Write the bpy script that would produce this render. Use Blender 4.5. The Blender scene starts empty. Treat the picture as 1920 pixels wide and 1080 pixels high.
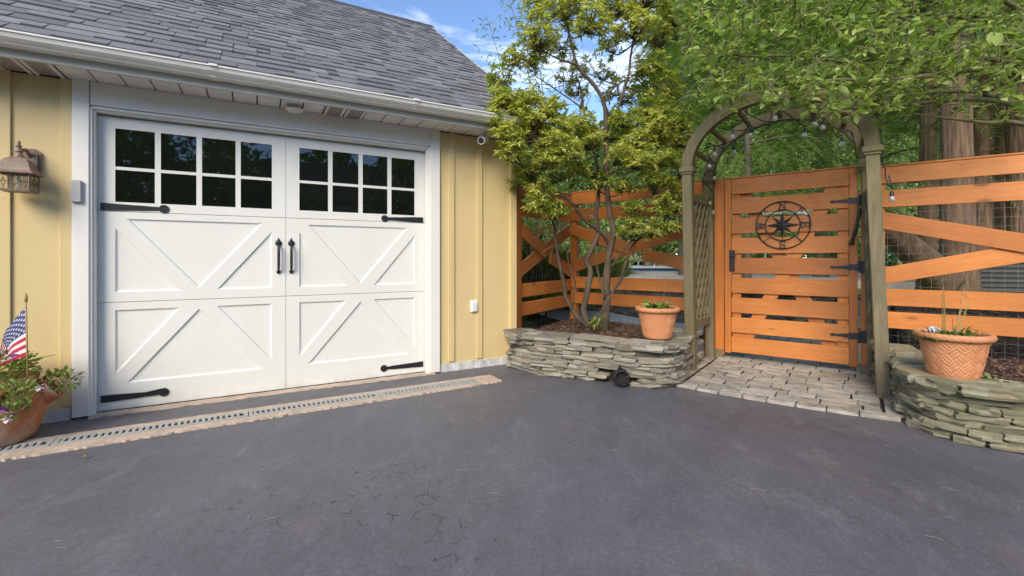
import bpy, bmesh, math, random
import numpy as np
from mathutils import Vector, Matrix, noise

# ------------------------------------------------------------------ camera, sky, sun, exposure
scene = bpy.context.scene
COL = scene.collection
CAM_H, FPX = 1.109, 862.0
cam_data = bpy.data.cameras.new('camera')
cam_data.sensor_width = 36.0
cam_data.lens = 36.0 * FPX / 1920.0
cam_data.shift_y = -56.0 / 1920.0
cam_data.clip_start = 0.05
cam_data.clip_end = 600
cam = bpy.data.objects.new('camera', cam_data)
cam.location = (0, 0, CAM_H)
cam.rotation_euler = (math.radians(90), 0, 0)
COL.objects.link(cam)
scene.camera = cam

SUN_EL, SUN_AZ = 34.0, 198.0      # degrees; azimuth clockwise from +Y (behind the camera, a little left)
SUN_STRENGTH, SUN_ANGLE = 2.1, 34.0
SKY_STRENGTH, EXPOSURE = 0.15, 1.12

world = bpy.data.worlds.new('World')
scene.world = world
world.use_nodes = True
wn, wl = world.node_tree.nodes, world.node_tree.links
wn.clear()
w_out = wn.new('ShaderNodeOutputWorld')
w_bg = wn.new('ShaderNodeBackground'); w_bg.inputs['Strength'].default_value = SKY_STRENGTH
sky = wn.new('ShaderNodeTexSky'); sky.sky_type = 'NISHITA'; sky.sun_disc = False
sky.sun_elevation = math.radians(SUN_EL); sky.sun_rotation = math.radians(SUN_AZ)
sky.altitude = 2500; sky.air_density = 1.0; sky.dust_density = 0.0; sky.ozone_density = 5.0
w_tc = wn.new('ShaderNodeTexCoord')
w_map = wn.new('ShaderNodeMapping'); w_map.inputs['Scale'].default_value = (1.0, 1.0, 3.2)
w_map.inputs['Location'].default_value = (0.35, 0.1, 0.0)
w_noise = wn.new('ShaderNodeTexNoise'); w_noise.inputs['Scale'].default_value = 2.6
w_noise.inputs['Detail'].default_value = 7; w_noise.inputs['Roughness'].default_value = 0.6
w_noise.inputs['Distortion'].default_value = 0.6
w_ramp = wn.new('ShaderNodeValToRGB')
w_ramp.color_ramp.elements[0].position = 0.50; w_ramp.color_ramp.elements[0].color = (0, 0, 0, 1)
w_ramp.color_ramp.elements[1].position = 0.88; w_ramp.color_ramp.elements[1].color = (1, 1, 1, 1)
w_mix = wn.new('ShaderNodeMixRGB'); w_mix.inputs['Color2'].default_value = (7.5, 7.8, 8.2, 1)
wl.new(w_tc.outputs['Generated'], w_map.inputs['Vector']); wl.new(w_map.outputs[0], w_noise.inputs['Vector'])
wl.new(w_noise.outputs['Fac'], w_ramp.inputs[0]); wl.new(w_ramp.outputs[0], w_mix.inputs['Fac'])
wl.new(sky.outputs[0], w_mix.inputs['Color1']); wl.new(w_mix.outputs[0], w_bg.inputs['Color'])
wl.new(w_bg.outputs[0], w_out.inputs['Surface'])

sun_d = bpy.data.lights.new('sun', 'SUN')
sun_d.energy = SUN_STRENGTH; sun_d.angle = math.radians(SUN_ANGLE); sun_d.color = (1.0, 0.93, 0.82)
sun = bpy.data.objects.new('sun', sun_d); COL.objects.link(sun)
_a, _e = math.radians(SUN_AZ), math.radians(SUN_EL)
sdir = Vector((math.sin(_a) * math.cos(_e), math.cos(_a) * math.cos(_e), math.sin(_e)))
sun.rotation_euler = (-sdir).to_track_quat('-Z', 'Y').to_euler()

vs = scene.view_settings
vs.view_transform = 'Standard'; vs.look = 'None'; vs.gamma = 1.0; vs.exposure = EXPOSURE
vs.use_curve_mapping = False
vs.use_white_balance = True; vs.white_balance_temperature = 7200; vs.white_balance_tint = 10.0
scene.cycles.use_adaptive_sampling = True; scene.cycles.adaptive_threshold = 0.03
scene.cycles.max_bounces = 5; scene.cycles.diffuse_bounces = 3; scene.cycles.glossy_bounces = 2
scene.cycles.transmission_bounces = 5; scene.cycles.transparent_max_bounces = 6
scene.cycles.caustics_reflective = False; scene.cycles.caustics_refractive = False

# ------------------------------------------------------------------ helpers
rnd = random.Random(11)
nrg = np.random.default_rng(5)

def at(px, py, Z):
    """world point seen at a measured photo position, at depth Z metres"""
    return Vector(((px - 960) / FPX * Z, Z, CAM_H + (484 - py) / FPX * Z))

def link(o, parent=None):
    COL.objects.link(o)
    if parent is not None: o.parent = parent
    return o

def tag(o, label=None, cat=None, group=None, kind=None):
    if label: o['label'] = label
    if cat: o['category'] = cat
    if group: o['group'] = group
    if kind: o['kind'] = kind
    return o

def empty(name, loc=(0, 0, 0), rz=0.0, label=None, cat=None, group=None):
    o = bpy.data.objects.new(name, None); o.empty_display_size = 0.1
    o.location = loc; o.rotation_euler = (0, 0, rz)
    link(o); return tag(o, label, cat, group)

def smooth_mesh(me, angle=None):
    me.polygons.foreach_set('use_smooth', [True] * len(me.polygons))
    if angle is not None and hasattr(me, 'set_sharp_from_angle'):
        me.set_sharp_from_angle(angle=math.radians(angle))

def box_mesh(sx, sy, sz, bevel=0.0, seg=1):
    bm = bmesh.new()
    bmesh.ops.create_cube(bm, size=1.0)
    bmesh.ops.scale(bm, vec=(sx, sy, sz), verts=bm.verts)
    if bevel > 0:
        bmesh.ops.bevel(bm, geom=bm.edges[:], offset=bevel, segments=seg, profile=0.5, affect='EDGES')
    me = bpy.data.meshes.new('box'); bm.to_mesh(me); bm.free(); return me

_box_cache = {}
def box(name, c, size, mat, parent=None, rot=(0, 0, 0), bevel=0.003):
    key = (tuple(round(s, 4) for s in size), round(bevel, 4), mat.name)
    me = _box_cache.get(key)
    if me is None:
        me = box_mesh(*size, bevel=min(bevel, min(size) * 0.4)); me.materials.append(mat); _box_cache[key] = me
    o = bpy.data.objects.new(name, me); o.location = c; o.rotation_euler = rot
    return link(o, parent)

class MB:
    """collects shapes into one mesh"""
    def __init__(s): s.v = []; s.f = []; s.m = []
    def add(s, vs_, fs, mi=0):
        b = len(s.v); s.v.extend([tuple(p) for p in vs_])
        for f in fs: s.f.append([i + b for i in f]); s.m.append(mi)
    def box(s, c, size, M=None, mi=0):
        hx, hy, hz = [q / 2 for q in size]
        p = [Vector((x, y, z)) for x in (-hx, hx) for y in (-hy, hy) for z in (-hz, hz)]
        if M is not None: p = [M @ q for q in p]
        c = Vector(c); p = [q + c for q in p]
        s.add(p, [(0, 1, 3, 2), (4, 6, 7, 5), (0, 4, 5, 1), (2, 3, 7, 6), (0, 2, 6, 4), (1, 5, 7, 3)], mi)
    def bar(s, a, b, w, h, up=(0, 0, 1), mi=0):
        a, b = Vector(a), Vector(b); d = b - a; L = d.length
        if L < 1e-6: return
        x = d / L; y = Vector(up).cross(x)
        if y.length < 1e-4: y = Vector((1, 0, 0)).cross(x)
        y.normalize(); z = x.cross(y)
        s.box((a + b) / 2, (L, w, h), Matrix((x, y, z)).transposed(), mi)
    def tube(s, pts, r, seg=8, cap=True, mi=0):
        pts = [Vector(p) for p in pts]; n = len(pts)
        rad = list(r) if hasattr(r, '__len__') else [r] * n
        rings = []; ref = Vector((0.3, 0.2, 1)).normalized()
        for i, p in enumerate(pts):
            d = (pts[min(i + 1, n - 1)] - pts[max(i - 1, 0)])
            if d.length < 1e-9: d = Vector((0, 0, 1))
            d.normalize()
            a = ref.cross(d)
            if a.length < 1e-3: a = Vector((1, 0, 0)).cross(d)
            a.normalize(); b = d.cross(a); ref = b.cross(a) * -1 if False else ref
            rings.append([p + (a * math.cos(t) + b * math.sin(t)) * rad[i] for t in [2 * math.pi * k / seg for k in range(seg)]])
        base = len(s.v)
        for rg in rings: s.v.extend([tuple(q) for q in rg])
        for i in range(n - 1):
            for k in range(seg):
                k2 = (k + 1) % seg
                s.f.append([base + i * seg + k, base + i * seg + k2, base + (i + 1) * seg + k2, base + (i + 1) * seg + k]); s.m.append(mi)
        if cap:
            s.f.append([base + k for k in range(seg)][::-1]); s.m.append(mi)
            s.f.append([base + (n - 1) * seg + k for k in range(seg)]); s.m.append(mi)
    def lathe(s, prof, seg=24, c=(0, 0, 0), mi=0, M=None):
        base = len(s.v); c = Vector(c)
        for (r, z) in prof:
            for k in range(seg):
                t = 2 * math.pi * k / seg
                p = Vector((r * math.cos(t), r * math.sin(t), z))
                if M is not None: p = M @ p
                s.v.append(tuple(p + c))
        for i in range(len(prof) - 1):
            for k in range(seg):
                k2 = (k + 1) % seg
                s.f.append([base + i * seg + k, base + i * seg + k2, base + (i + 1) * seg + k2, base + (i + 1) * seg + k]); s.m.append(mi)
    def prism(s, outline, z0, z1, mi=0):
        n = len(outline)
        s.add([(x, y, z0) for x, y in outline] + [(x, y, z1) for x, y in outline],
              [list(range(n))[::-1], [n + k for k in range(n)]] + [(k, (k + 1) % n, n + (k + 1) % n, n + k) for k in range(n)], mi)
    def mesh(s, name, mats, smooth=None):
        me = bpy.data.meshes.new(name); me.from_pydata(s.v, [], s.f)
        for m in (mats if isinstance(mats, (list, tuple)) else [mats]): me.materials.append(m)
        if any(s.m): me.polygons.foreach_set('material_index', s.m)
        me.update()
        if smooth is not None: smooth_mesh(me, smooth if smooth is not True else None)
        return me
    def build(s, name, mats, parent=None, smooth=None):
        o = bpy.data.objects.new(name, s.mesh(name, mats, smooth)); return link(o, parent)

def np_mesh(name, verts, faces, mat):
    """verts (n,3), faces (m,k) arrays -> mesh, quickly"""
    me = bpy.data.meshes.new(name)
    nv, (nf, k) = len(verts), faces.shape
    me.vertices.add(nv); me.vertices.foreach_set('co', np.ascontiguousarray(verts, dtype=np.float32).ravel())
    me.loops.add(nf * k); me.loops.foreach_set('vertex_index', np.ascontiguousarray(faces, dtype=np.int32).ravel())
    me.polygons.add(nf); me.polygons.foreach_set('loop_start', np.arange(0, nf * k, k, dtype=np.int32))
    me.materials.append(mat); me.update(calc_edges=True); me.validate(); return me

def spline(pts, sub=4):
    P = [Vector(p) for p in pts]; out = []
    for i in range(len(P) - 1):
        p0, p1, p2, p3 = P[max(i - 1, 0)], P[i], P[i + 1], P[min(i + 2, len(P) - 1)]
        for k in range(sub):
            t = k / sub
            out.append(0.5 * ((2 * p1) + (p2 - p0) * t + (2 * p0 - 5 * p1 + 4 * p2 - p3) * t * t + (3 * p1 - p0 - 3 * p2 + p3) * t ** 3))
    out.append(P[-1]); return out

def lerp_list(a, b, n): return [a + (b - a) * i / (n - 1) for i in range(n)]

# ------------------------------------------------------------------ materials
def new_mat(name):
    m = bpy.data.materials.new(name); m.use_nodes = True
    nt = m.node_tree; nt.nodes.clear()
    out = nt.nodes.new('ShaderNodeOutputMaterial'); p = nt.nodes.new('ShaderNodeBsdfPrincipled')
    nt.links.new(p.outputs[0], out.inputs[0]); return m, nt, p, out

def ramp(nt, src, stops):
    r = nt.nodes.new('ShaderNodeValToRGB'); e = r.color_ramp.elements
    while len(e) < len(stops): e.new(0.5)
    for q, (pos, c) in zip(e, stops):
        q.position = pos; q.color = (c[0], c[1], c[2], 1) if hasattr(c, '__len__') else (c, c, c, 1)
    nt.links.new(src, r.inputs[0]); return r.outputs[0]

def coords(nt, scale=(1, 1, 1), kind='Object', shuffle=False):
    tc = nt.nodes.new('ShaderNodeTexCoord'); mp = nt.nodes.new('ShaderNodeMapping')
    mp.inputs['Scale'].default_value = scale
    nt.links.new(tc.outputs[kind], mp.inputs['Vector'])
    if shuffle:
        oi = nt.nodes.new('ShaderNodeObjectInfo'); mu = nt.nodes.new('ShaderNodeMath'); mu.operation = 'MULTIPLY'
        mu.inputs[1].default_value = 37.0; nt.links.new(oi.outputs['Random'], mu.inputs[0])
        nt.links.new(mu.outputs[0], mp.inputs['Location'])
    return mp.outputs[0]

def noise_n(nt, vec, scale, detail=5, rough=0.55, dist=0.0):
    n = nt.nodes.new('ShaderNodeTexNoise'); n.inputs['Scale'].default_value = scale
    n.inputs['Detail'].default_value = detail; n.inputs['Roughness'].default_value = rough
    n.inputs['Distortion'].default_value = dist
    nt.links.new(vec, n.inputs['Vector']); return n.outputs['Fac']

def mixc(nt, fac, a, b, mode='MIX'):
    m = nt.nodes.new('ShaderNodeMixRGB'); m.blend_type = mode
    for sock, v in ((m.inputs[0], fac), (m.inputs[1], a), (m.inputs[2], b)):
        if isinstance(v, (int, float)): sock.default_value = v
        elif isinstance(v, tuple): sock.default_value = (v[0], v[1], v[2], 1)
        else: nt.links.new(v, sock)
    return m.outputs[0]

def add_bump(nt, p, h, strength=0.3, dist=0.01):
    b = nt.nodes.new('ShaderNodeBump'); b.inputs['Strength'].default_value = strength; b.inputs['Distance'].default_value = dist
    nt.links.new(h, b.inputs['Height']); nt.links.new(b.outputs[0], p.inputs['Normal'])

def island(nt):
    """a random value per loose piece and per object"""
    g = nt.nodes.new('ShaderNodeNewGeometry'); oi = nt.nodes.new('ShaderNodeObjectInfo')
    a = nt.nodes.new('ShaderNodeMath'); a.operation = 'ADD'
    nt.links.new(g.outputs['Random Per Island'], a.inputs[0]); nt.links.new(oi.outputs['Random'], a.inputs[1])
    f = nt.nodes.new('ShaderNodeMath'); f.operation = 'FRACT'; nt.links.new(a.outputs[0], f.inputs[0]); return f.outputs[0]

def simple(name, c1, c2=None, rough=0.6, scale=8, bump=0.0, bscale=60, metal=0.0, spec=0.5, stretch=(1, 1, 1), bdist=0.004):
    m, nt, p, _ = new_mat(name)
    p.inputs['Roughness'].default_value = rough; p.inputs['Metallic'].default_value = metal
    p.inputs['Specular IOR Level'].default_value = spec
    v = coords(nt, stretch, shuffle=True)
    if c2 is None: c2 = tuple(x * 0.85 for x in c1)
    nt.links.new(ramp(nt, noise_n(nt, v, scale, 6, 0.6), [(0.3, c2), (0.7, c1)]), p.inputs['Base Color'])
    if bump: add_bump(nt, p, noise_n(nt, v, bscale, 4), bump, bdist)
    return m

def wood_mat(name, light, mid, dark, rough=0.55, knots=True, vertical=False, algae=None):
    m, nt, p, _ = new_mat(name); p.inputs['Roughness'].default_value = rough
    st = (14, 14, 1.1) if vertical else (1.1, 14, 14)
    v = coords(nt, st, shuffle=True)
    g = noise_n(nt, v, 2.2, 7, 0.62, 0.8)
    c = ramp(nt, g, [(0.25, dark), (0.5, mid), (0.75, light)])
    fine = noise_n(nt, coords(nt, tuple(q * 5 for q in st), shuffle=True), 3.0, 4)
    c = mixc(nt, 0.22, c, ramp(nt, fine, [(0.35, tuple(q * 0.5 for q in dark)), (0.65, light)]))
    big = noise_n(nt, coords(nt, (1, 1, 1), shuffle=True), 1.7, 3)
    c = mixc(nt, 1.0, c, ramp(nt, big, [(0.3, 0.78), (0.7, 1.08)]), 'MULTIPLY')
    oi = nt.nodes.new('ShaderNodeObjectInfo')
    c = mixc(nt, 1.0, c, ramp(nt, oi.outputs['Random'], [(0, (0.78, 0.74, 0.72)), (0.5, (0.95, 0.95, 0.95)), (1, (1.08, 1.12, 1.2))]), 'MULTIPLY')
    if knots:
        vv = coords(nt, (1.5, 5.0, 5.0) if not vertical else (5.0, 5.0, 1.5), shuffle=True)
        vo = nt.nodes.new('ShaderNodeTexVoronoi'); vo.inputs['Scale'].default_value = 1.0; nt.links.new(vv, vo.inputs['Vector'])
        k = ramp(nt, vo.outputs['Distance'], [(0.045, 0.9), (0.10, 0.0)])
        c = mixc(nt, k, c, tuple(q * 0.35 for q in dark))
    if algae:
        a = noise_n(nt, coords(nt, (3, 3, 1.2), shuffle=True), 2.0, 6, 0.65)
        c = mixc(nt, ramp(nt, a, [(0.42, 0.0), (0.68, 0.85)]), c, algae)
    nt.links.new(c, p.inputs['Base Color'])
    add_bump(nt, p, fine, 0.25, 0.004); return m

def leaf_mat(name, c_dark, c_mid, c_light, rough=0.42, trans=0.35, tcol=None):
    m, nt, p, out = new_mat(name)
    r = island(nt)
    c = ramp(nt, r, [(0.0, c_dark), (0.5, c_mid), (1.0, c_light)])
    nt.links.new(c, p.inputs['Base Color']); p.inputs['Roughness'].default_value = rough
    tr = nt.nodes.new('ShaderNodeBsdfTranslucent'); mx = nt.nodes.new('ShaderNodeMixShader')
    nt.links.new(mixc(nt, 1.0, c, tcol or (1.15, 1.2, 0.6), 'MULTIPLY'), tr.inputs['Color'])
    mx.inputs[0].default_value = trans
    nt.links.new(p.outputs[0], mx.inputs[1]); nt.links.new(tr.outputs[0], mx.inputs[2]); nt.links.new(mx.outputs[0], out.inputs[0])
    return m

M = {}
M['yellow'] = simple('yellow_siding', (0.70, 0.545, 0.275), (0.645, 0.495, 0.24), 0.55, 2.2, 0.12, 90, stretch=(1, 1, .35))
M['white'] = simple('white_paint', (0.83, 0.815, 0.755), (0.78, 0.765, 0.71), 0.42, 3, 0.05, 120)
M['door_white'] = simple('door_white', (0.82, 0.82, 0.76), (0.785, 0.785, 0.725), 0.38, 4, 0.10, 160, stretch=(1, 1, .25))
def mk_door():
    m, nt, p, _ = new_mat('door_white_worn'); p.inputs['Roughness'].default_value = 0.38
    v = coords(nt, (1, 1, .25)); c = ramp(nt, noise_n(nt, v, 4, 6, .6), [(0.3, (0.785, 0.785, 0.725)), (0.7, (0.82, 0.82, 0.76))])
    d = noise_n(nt, coords(nt, (1, 1, 1)), 7, 8, .75); sep = nt.nodes.new('ShaderNodeSeparateXYZ'); tc = nt.nodes.new('ShaderNodeTexCoord'); nt.links.new(tc.outputs['Object'], sep.inputs[0])
    low = ramp(nt, sep.outputs['Z'], [(0.0, 0.55), (0.11, 0.0)])
    c = mixc(nt, mixc(nt, 1.0, ramp(nt, d, [(0.42, 0.0), (0.7, 1.0)]), low, 'MULTIPLY'), c, (0.42, 0.38, 0.31))
    c = mixc(nt, ramp(nt, noise_n(nt, coords(nt, (1, 1, .3)), 11, 8, .8), [(0.66, 0.0), (0.8, 0.25)]), c, (0.6, 0.58, 0.51))
    nt.links.new(c, p.inputs['Base Color']); add_bump(nt, p, noise_n(nt, coords(nt, (1, 1, .2)), 150, 4), .1, .004); return m
M['door_white'] = mk_door()
M['gutter'] = simple('gutter_white', (0.83, 0.82, 0.765), (0.76, 0.75, 0.70), 0.3, 5)
M['fascia'] = simple('fascia_grey', (0.56, 0.55, 0.49), (0.50, 0.49, 0.44), 0.45, 3)
M['soffit'] = simple('soffit_white', (0.80, 0.78, 0.74), (0.72, 0.70, 0.665), 0.5, 4)
M['vent'] = simple('soffit_vent', (0.40, 0.36, 0.32), (0.26, 0.23, 0.20), 0.6, 90)
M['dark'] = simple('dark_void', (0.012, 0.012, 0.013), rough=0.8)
M['iron'] = simple('black_iron', (0.022, 0.022, 0.024), (0.010, 0.010, 0.011), 0.42, 40, 0.6, 70, spec=0.5)
M['black_plastic'] = simple('black_plastic', (0.02, 0.02, 0.022), rough=0.45)
M['keypad'] = simple('grey_plastic', (0.44, 0.43, 0.44), (0.41, 0.40, 0.41), 0.45, 4)
M['bronze'] = simple('bronze_lantern', (0.27, 0.185, 0.14), (0.17, 0.115, 0.09), 0.5, 25, 0.2, 80)
M['foundation'] = simple('foundation_white', (0.70, 0.70, 0.67), (0.42, 0.42, 0.40), 0.8, 14, 0.5, 40)
M['orange'] = wood_mat('orange_stained_wood', (0.70, 0.255, 0.058), (0.64, 0.215, 0.044), (0.53, 0.16, 0.03), 0.5)
M['orange_v'] = wood_mat('orange_stained_post', (0.66, 0.225, 0.048), (0.58, 0.185, 0.036), (0.46, 0.13, 0.024), 0.5, vertical=True)
M['grey_wood'] = wood_mat('weathered_wood', (0.27, 0.205, 0.12), (0.19, 0.145, 0.082), (0.10, 0.075, 0.04), 0.75, knots=False, vertical=True, algae=(0.125, 0.125, 0.045))
M['bark'] = simple('shrub_bark', (0.145, 0.105, 0.068), (0.04, 0.031, 0.022), 0.85, 16, 0.9, 45, stretch=(1, 1, .4), bdist=0.01)
M['bark_red'] = simple('redwood_bark', (0.31, 0.20, 0.125), (0.085, 0.053, 0.035), 0.9, 9, 1.0, 16, stretch=(2.2, 2.2, .25), bdist=0.03)
M['bark_grey'] = simple('grey_bark', (0.22, 0.19, 0.14), (0.09, 0.085, 0.05), 0.85, 10, 0.8, 30, stretch=(1, 1, .4), bdist=0.01)
M['bark_moss'] = simple('mossy_bark', (0.20, 0.18, 0.09), (0.10, 0.105, 0.04), 0.85, 12, 0.7, 40)
M['terracotta'] = simple('terracotta', (0.60, 0.27, 0.13), (0.50, 0.20, 0.085), 0.75, 7, 0.25, 70)
M['concrete'] = simple('pink_concrete', (0.56, 0.44, 0.35), (0.38, 0.29, 0.225), 0.85, 10, 0.7, 55, bdist=0.006)
M['grate'] = simple('grate_grey', (0.42, 0.42, 0.40), (0.30, 0.30, 0.285), 0.6, 20)
M['deck'] = simple('pool_deck', (0.62, 0.57, 0.54), (0.52, 0.47, 0.44), 0.8, 3)
M['coping'] = simple('pool_coping', (0.45, 0.44, 0.43), rough=0.8)
M['tile'] = simple('pool_tile', (0.03, 0.08, 0.16), (0.02, 0.05, 0.1), 0.2, 30)
M['soil'] = simple('soil', (0.045, 0.03, 0.02), (0.02, 0.014, 0.01), 0.95, 20, 1.0, 50)
M['grass_base'] = simple('lawn', (0.10, 0.15, 0.035), (0.06, 0.10, 0.02), 0.9, 3, 0.5, 80)
M['canvas'] = simple('canvas', (0.72, 0.69, 0.62), rough=0.8)
M['white_plastic'] = simple('white_plastic', (0.78, 0.78, 0.77), rough=0.35)
M['wire'] = simple('grey_wire', (0.20, 0.20, 0.19), rough=0.5, metal=0.6)
M['cable'] = simple('black_cable', (0.012, 0.012, 0.012), rough=0.5)
M['beige_house'] = simple('beige_siding', (0.52, 0.42, 0.30), (0.46, 0.37, 0.26), 0.7, 2)
M['brown_roof'] = simple('brown_roof', (0.09, 0.075, 0.065), (0.05, 0.042, 0.036), 0.9, 12)

# leaves
M['lf_shrub'] = leaf_mat('shrub_leaf', (0.32, 0.37, 0.08), (0.58, 0.59, 0.17), (0.78, 0.76, 0.34), 0.42, 0.56)
M['lf_shrub_green'] = leaf_mat('shrub_leaf_green', (0.17, 0.24, 0.045), (0.32, 0.41, 0.075), (0.50, 0.56, 0.14), 0.42, 0.52)
M['lf_dog'] = leaf_mat('broad_leaf', (0.20, 0.29, 0.075), (0.34, 0.46, 0.13), (0.52, 0.62, 0.25), 0.26, 0.5)
M['lf_con'] = leaf_mat('conifer_spray', (0.08, 0.14, 0.03), (0.16, 0.26, 0.055), (0.30, 0.42, 0.10), 0.5, 0.35)
M['lf_con_light'] = leaf_mat('light_conifer_spray', (0.17, 0.31, 0.065), (0.28, 0.46, 0.11), (0.42, 0.58, 0.18), 0.5, 0.4)
M['lf_far'] = leaf_mat('far_leaf', (0.07, 0.13, 0.03), (0.14, 0.23, 0.055), (0.26, 0.36, 0.09), 0.5, 0.35)
M['lf_far_light'] = leaf_mat('far_leaf_light', (0.18, 0.28, 0.08), (0.30, 0.43, 0.13), (0.46, 0.56, 0.20), 0.5, 0.4)
M['lf_pot'] = leaf_mat('pot_leaf', (0.09, 0.16, 0.025), (0.17, 0.27, 0.05), (0.33, 0.42, 0.11), 0.4, 0.3)
M['lf_dry'] = leaf_mat('dry_stem', (0.28, 0.24, 0.08), (0.36, 0.31, 0.12), (0.45, 0.38, 0.16), 0.6, 0.2)
M['lf_grass'] = leaf_mat('grass_blade', (0.18, 0.28, 0.05), (0.30, 0.42, 0.08), (0.48, 0.56, 0.14), 0.5, 0.35)
M['lf_vari'] = leaf_mat('variegated_leaf', (0.16, 0.24, 0.08), (0.30, 0.38, 0.16), (0.62, 0.62, 0.42), 0.4, 0.3)
M['petal_p'] = leaf_mat('purple_petal', (0.16, 0.02, 0.28), (0.22, 0.03, 0.36), (0.30, 0.06, 0.42), 0.6, 0.2, (1, 1, 1))
M['petal_w'] = leaf_mat('white_petal', (0.7, 0.68, 0.74), (0.78, 0.77, 0.8), (0.82, 0.82, 0.84), 0.6, 0.3, (1, 1, 1))
M['petal_o'] = leaf_mat('orange_petal', (0.7, 0.22, 0.03), (0.8, 0.33, 0.05), (0.85, 0.5, 0.1), 0.6, 0.3, (1, 1, 1))

def mk_shingle():
    m, nt, p, _ = new_mat('asphalt_shingle'); p.inputs['Roughness'].default_value = 0.9
    c = ramp(nt, island(nt), [(0.0, (0.12, 0.121, 0.133)), (0.3, (0.152, 0.154, 0.168)), (0.7, (0.178, 0.18, 0.195)), (1.0, (0.215, 0.217, 0.232))])
    v = coords(nt); g = noise_n(nt, v, 260, 3, 0.7)
    c = mixc(nt, 1.0, c, ramp(nt, g, [(0.3, 0.6), (0.7, 1.35)]), 'MULTIPLY')
    nt.links.new(c, p.inputs['Base Color']); add_bump(nt, p, g, 0.5, 0.003); return m
M['shingle'] = mk_shingle()

def mk_stone(name, cols, algae, amt):
    m, nt, p, _ = new_mat(name); p.inputs['Roughness'].default_value = 0.82
    c = ramp(nt, island(nt), [(0.0, cols[0]), (0.4, cols[1]), (0.75, cols[2]), (1.0, cols[3])])
    v = coords(nt, (1, 1, 3), shuffle=True)
    n1 = noise_n(nt, v, 9, 8, 0.68, 0.4)
    c = mixc(nt, 1.0, c, ramp(nt, n1, [(0.28, 0.42), (0.5, 0.95), (0.75, 1.35)]), 'MULTIPLY')
    a = noise_n(nt, coords(nt, (1, 1, 1), 'Generated', True), 3.0, 6, 0.7)
    c = mixc(nt, ramp(nt, a, [(0.62 - amt * 0.35, 0.0), (0.85 - amt * 0.3, 0.8)]), c, algae)
    nt.links.new(c, p.inputs['Base Color'])
    add_bump(nt, p, noise_n(nt, coords(nt, (1, 1, 4), shuffle=True), 26, 8, 0.7), 0.7, 0.012); return m
M['stone'] = mk_stone('ledge_stone', [(0.17, 0.155, 0.12), (0.30, 0.28, 0.225), (0.42, 0.39, 0.32), (0.34, 0.27, 0.185)], (0.17, 0.175, 0.085), 0.12)
M['stone_moss'] = mk_stone('mossy_ledge_stone', [(0.19, 0.18, 0.115), (0.30, 0.285, 0.19), (0.40, 0.37, 0.265), (0.31, 0.255, 0.16)], (0.19, 0.205, 0.075), 0.42)
M['stone_grey'] = mk_stone('grey_block_stone', [(0.12, 0.115, 0.105), (0.18, 0.175, 0.16), (0.23, 0.22, 0.20), (0.15, 0.14, 0.12)], (0.10, 0.11, 0.05), 0.1)
M['paver'] = mk_stone('tumbled_paver', [(0.31, 0.28, 0.235), (0.38, 0.345, 0.295), (0.44, 0.41, 0.36), (0.35, 0.30, 0.235)], (0.21, 0.21, 0.09), 0.12)
M['joint'] = simple('paver_joint', (0.05, 0.045, 0.03), (0.025, 0.022, 0.016), 0.95, 30)

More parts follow.
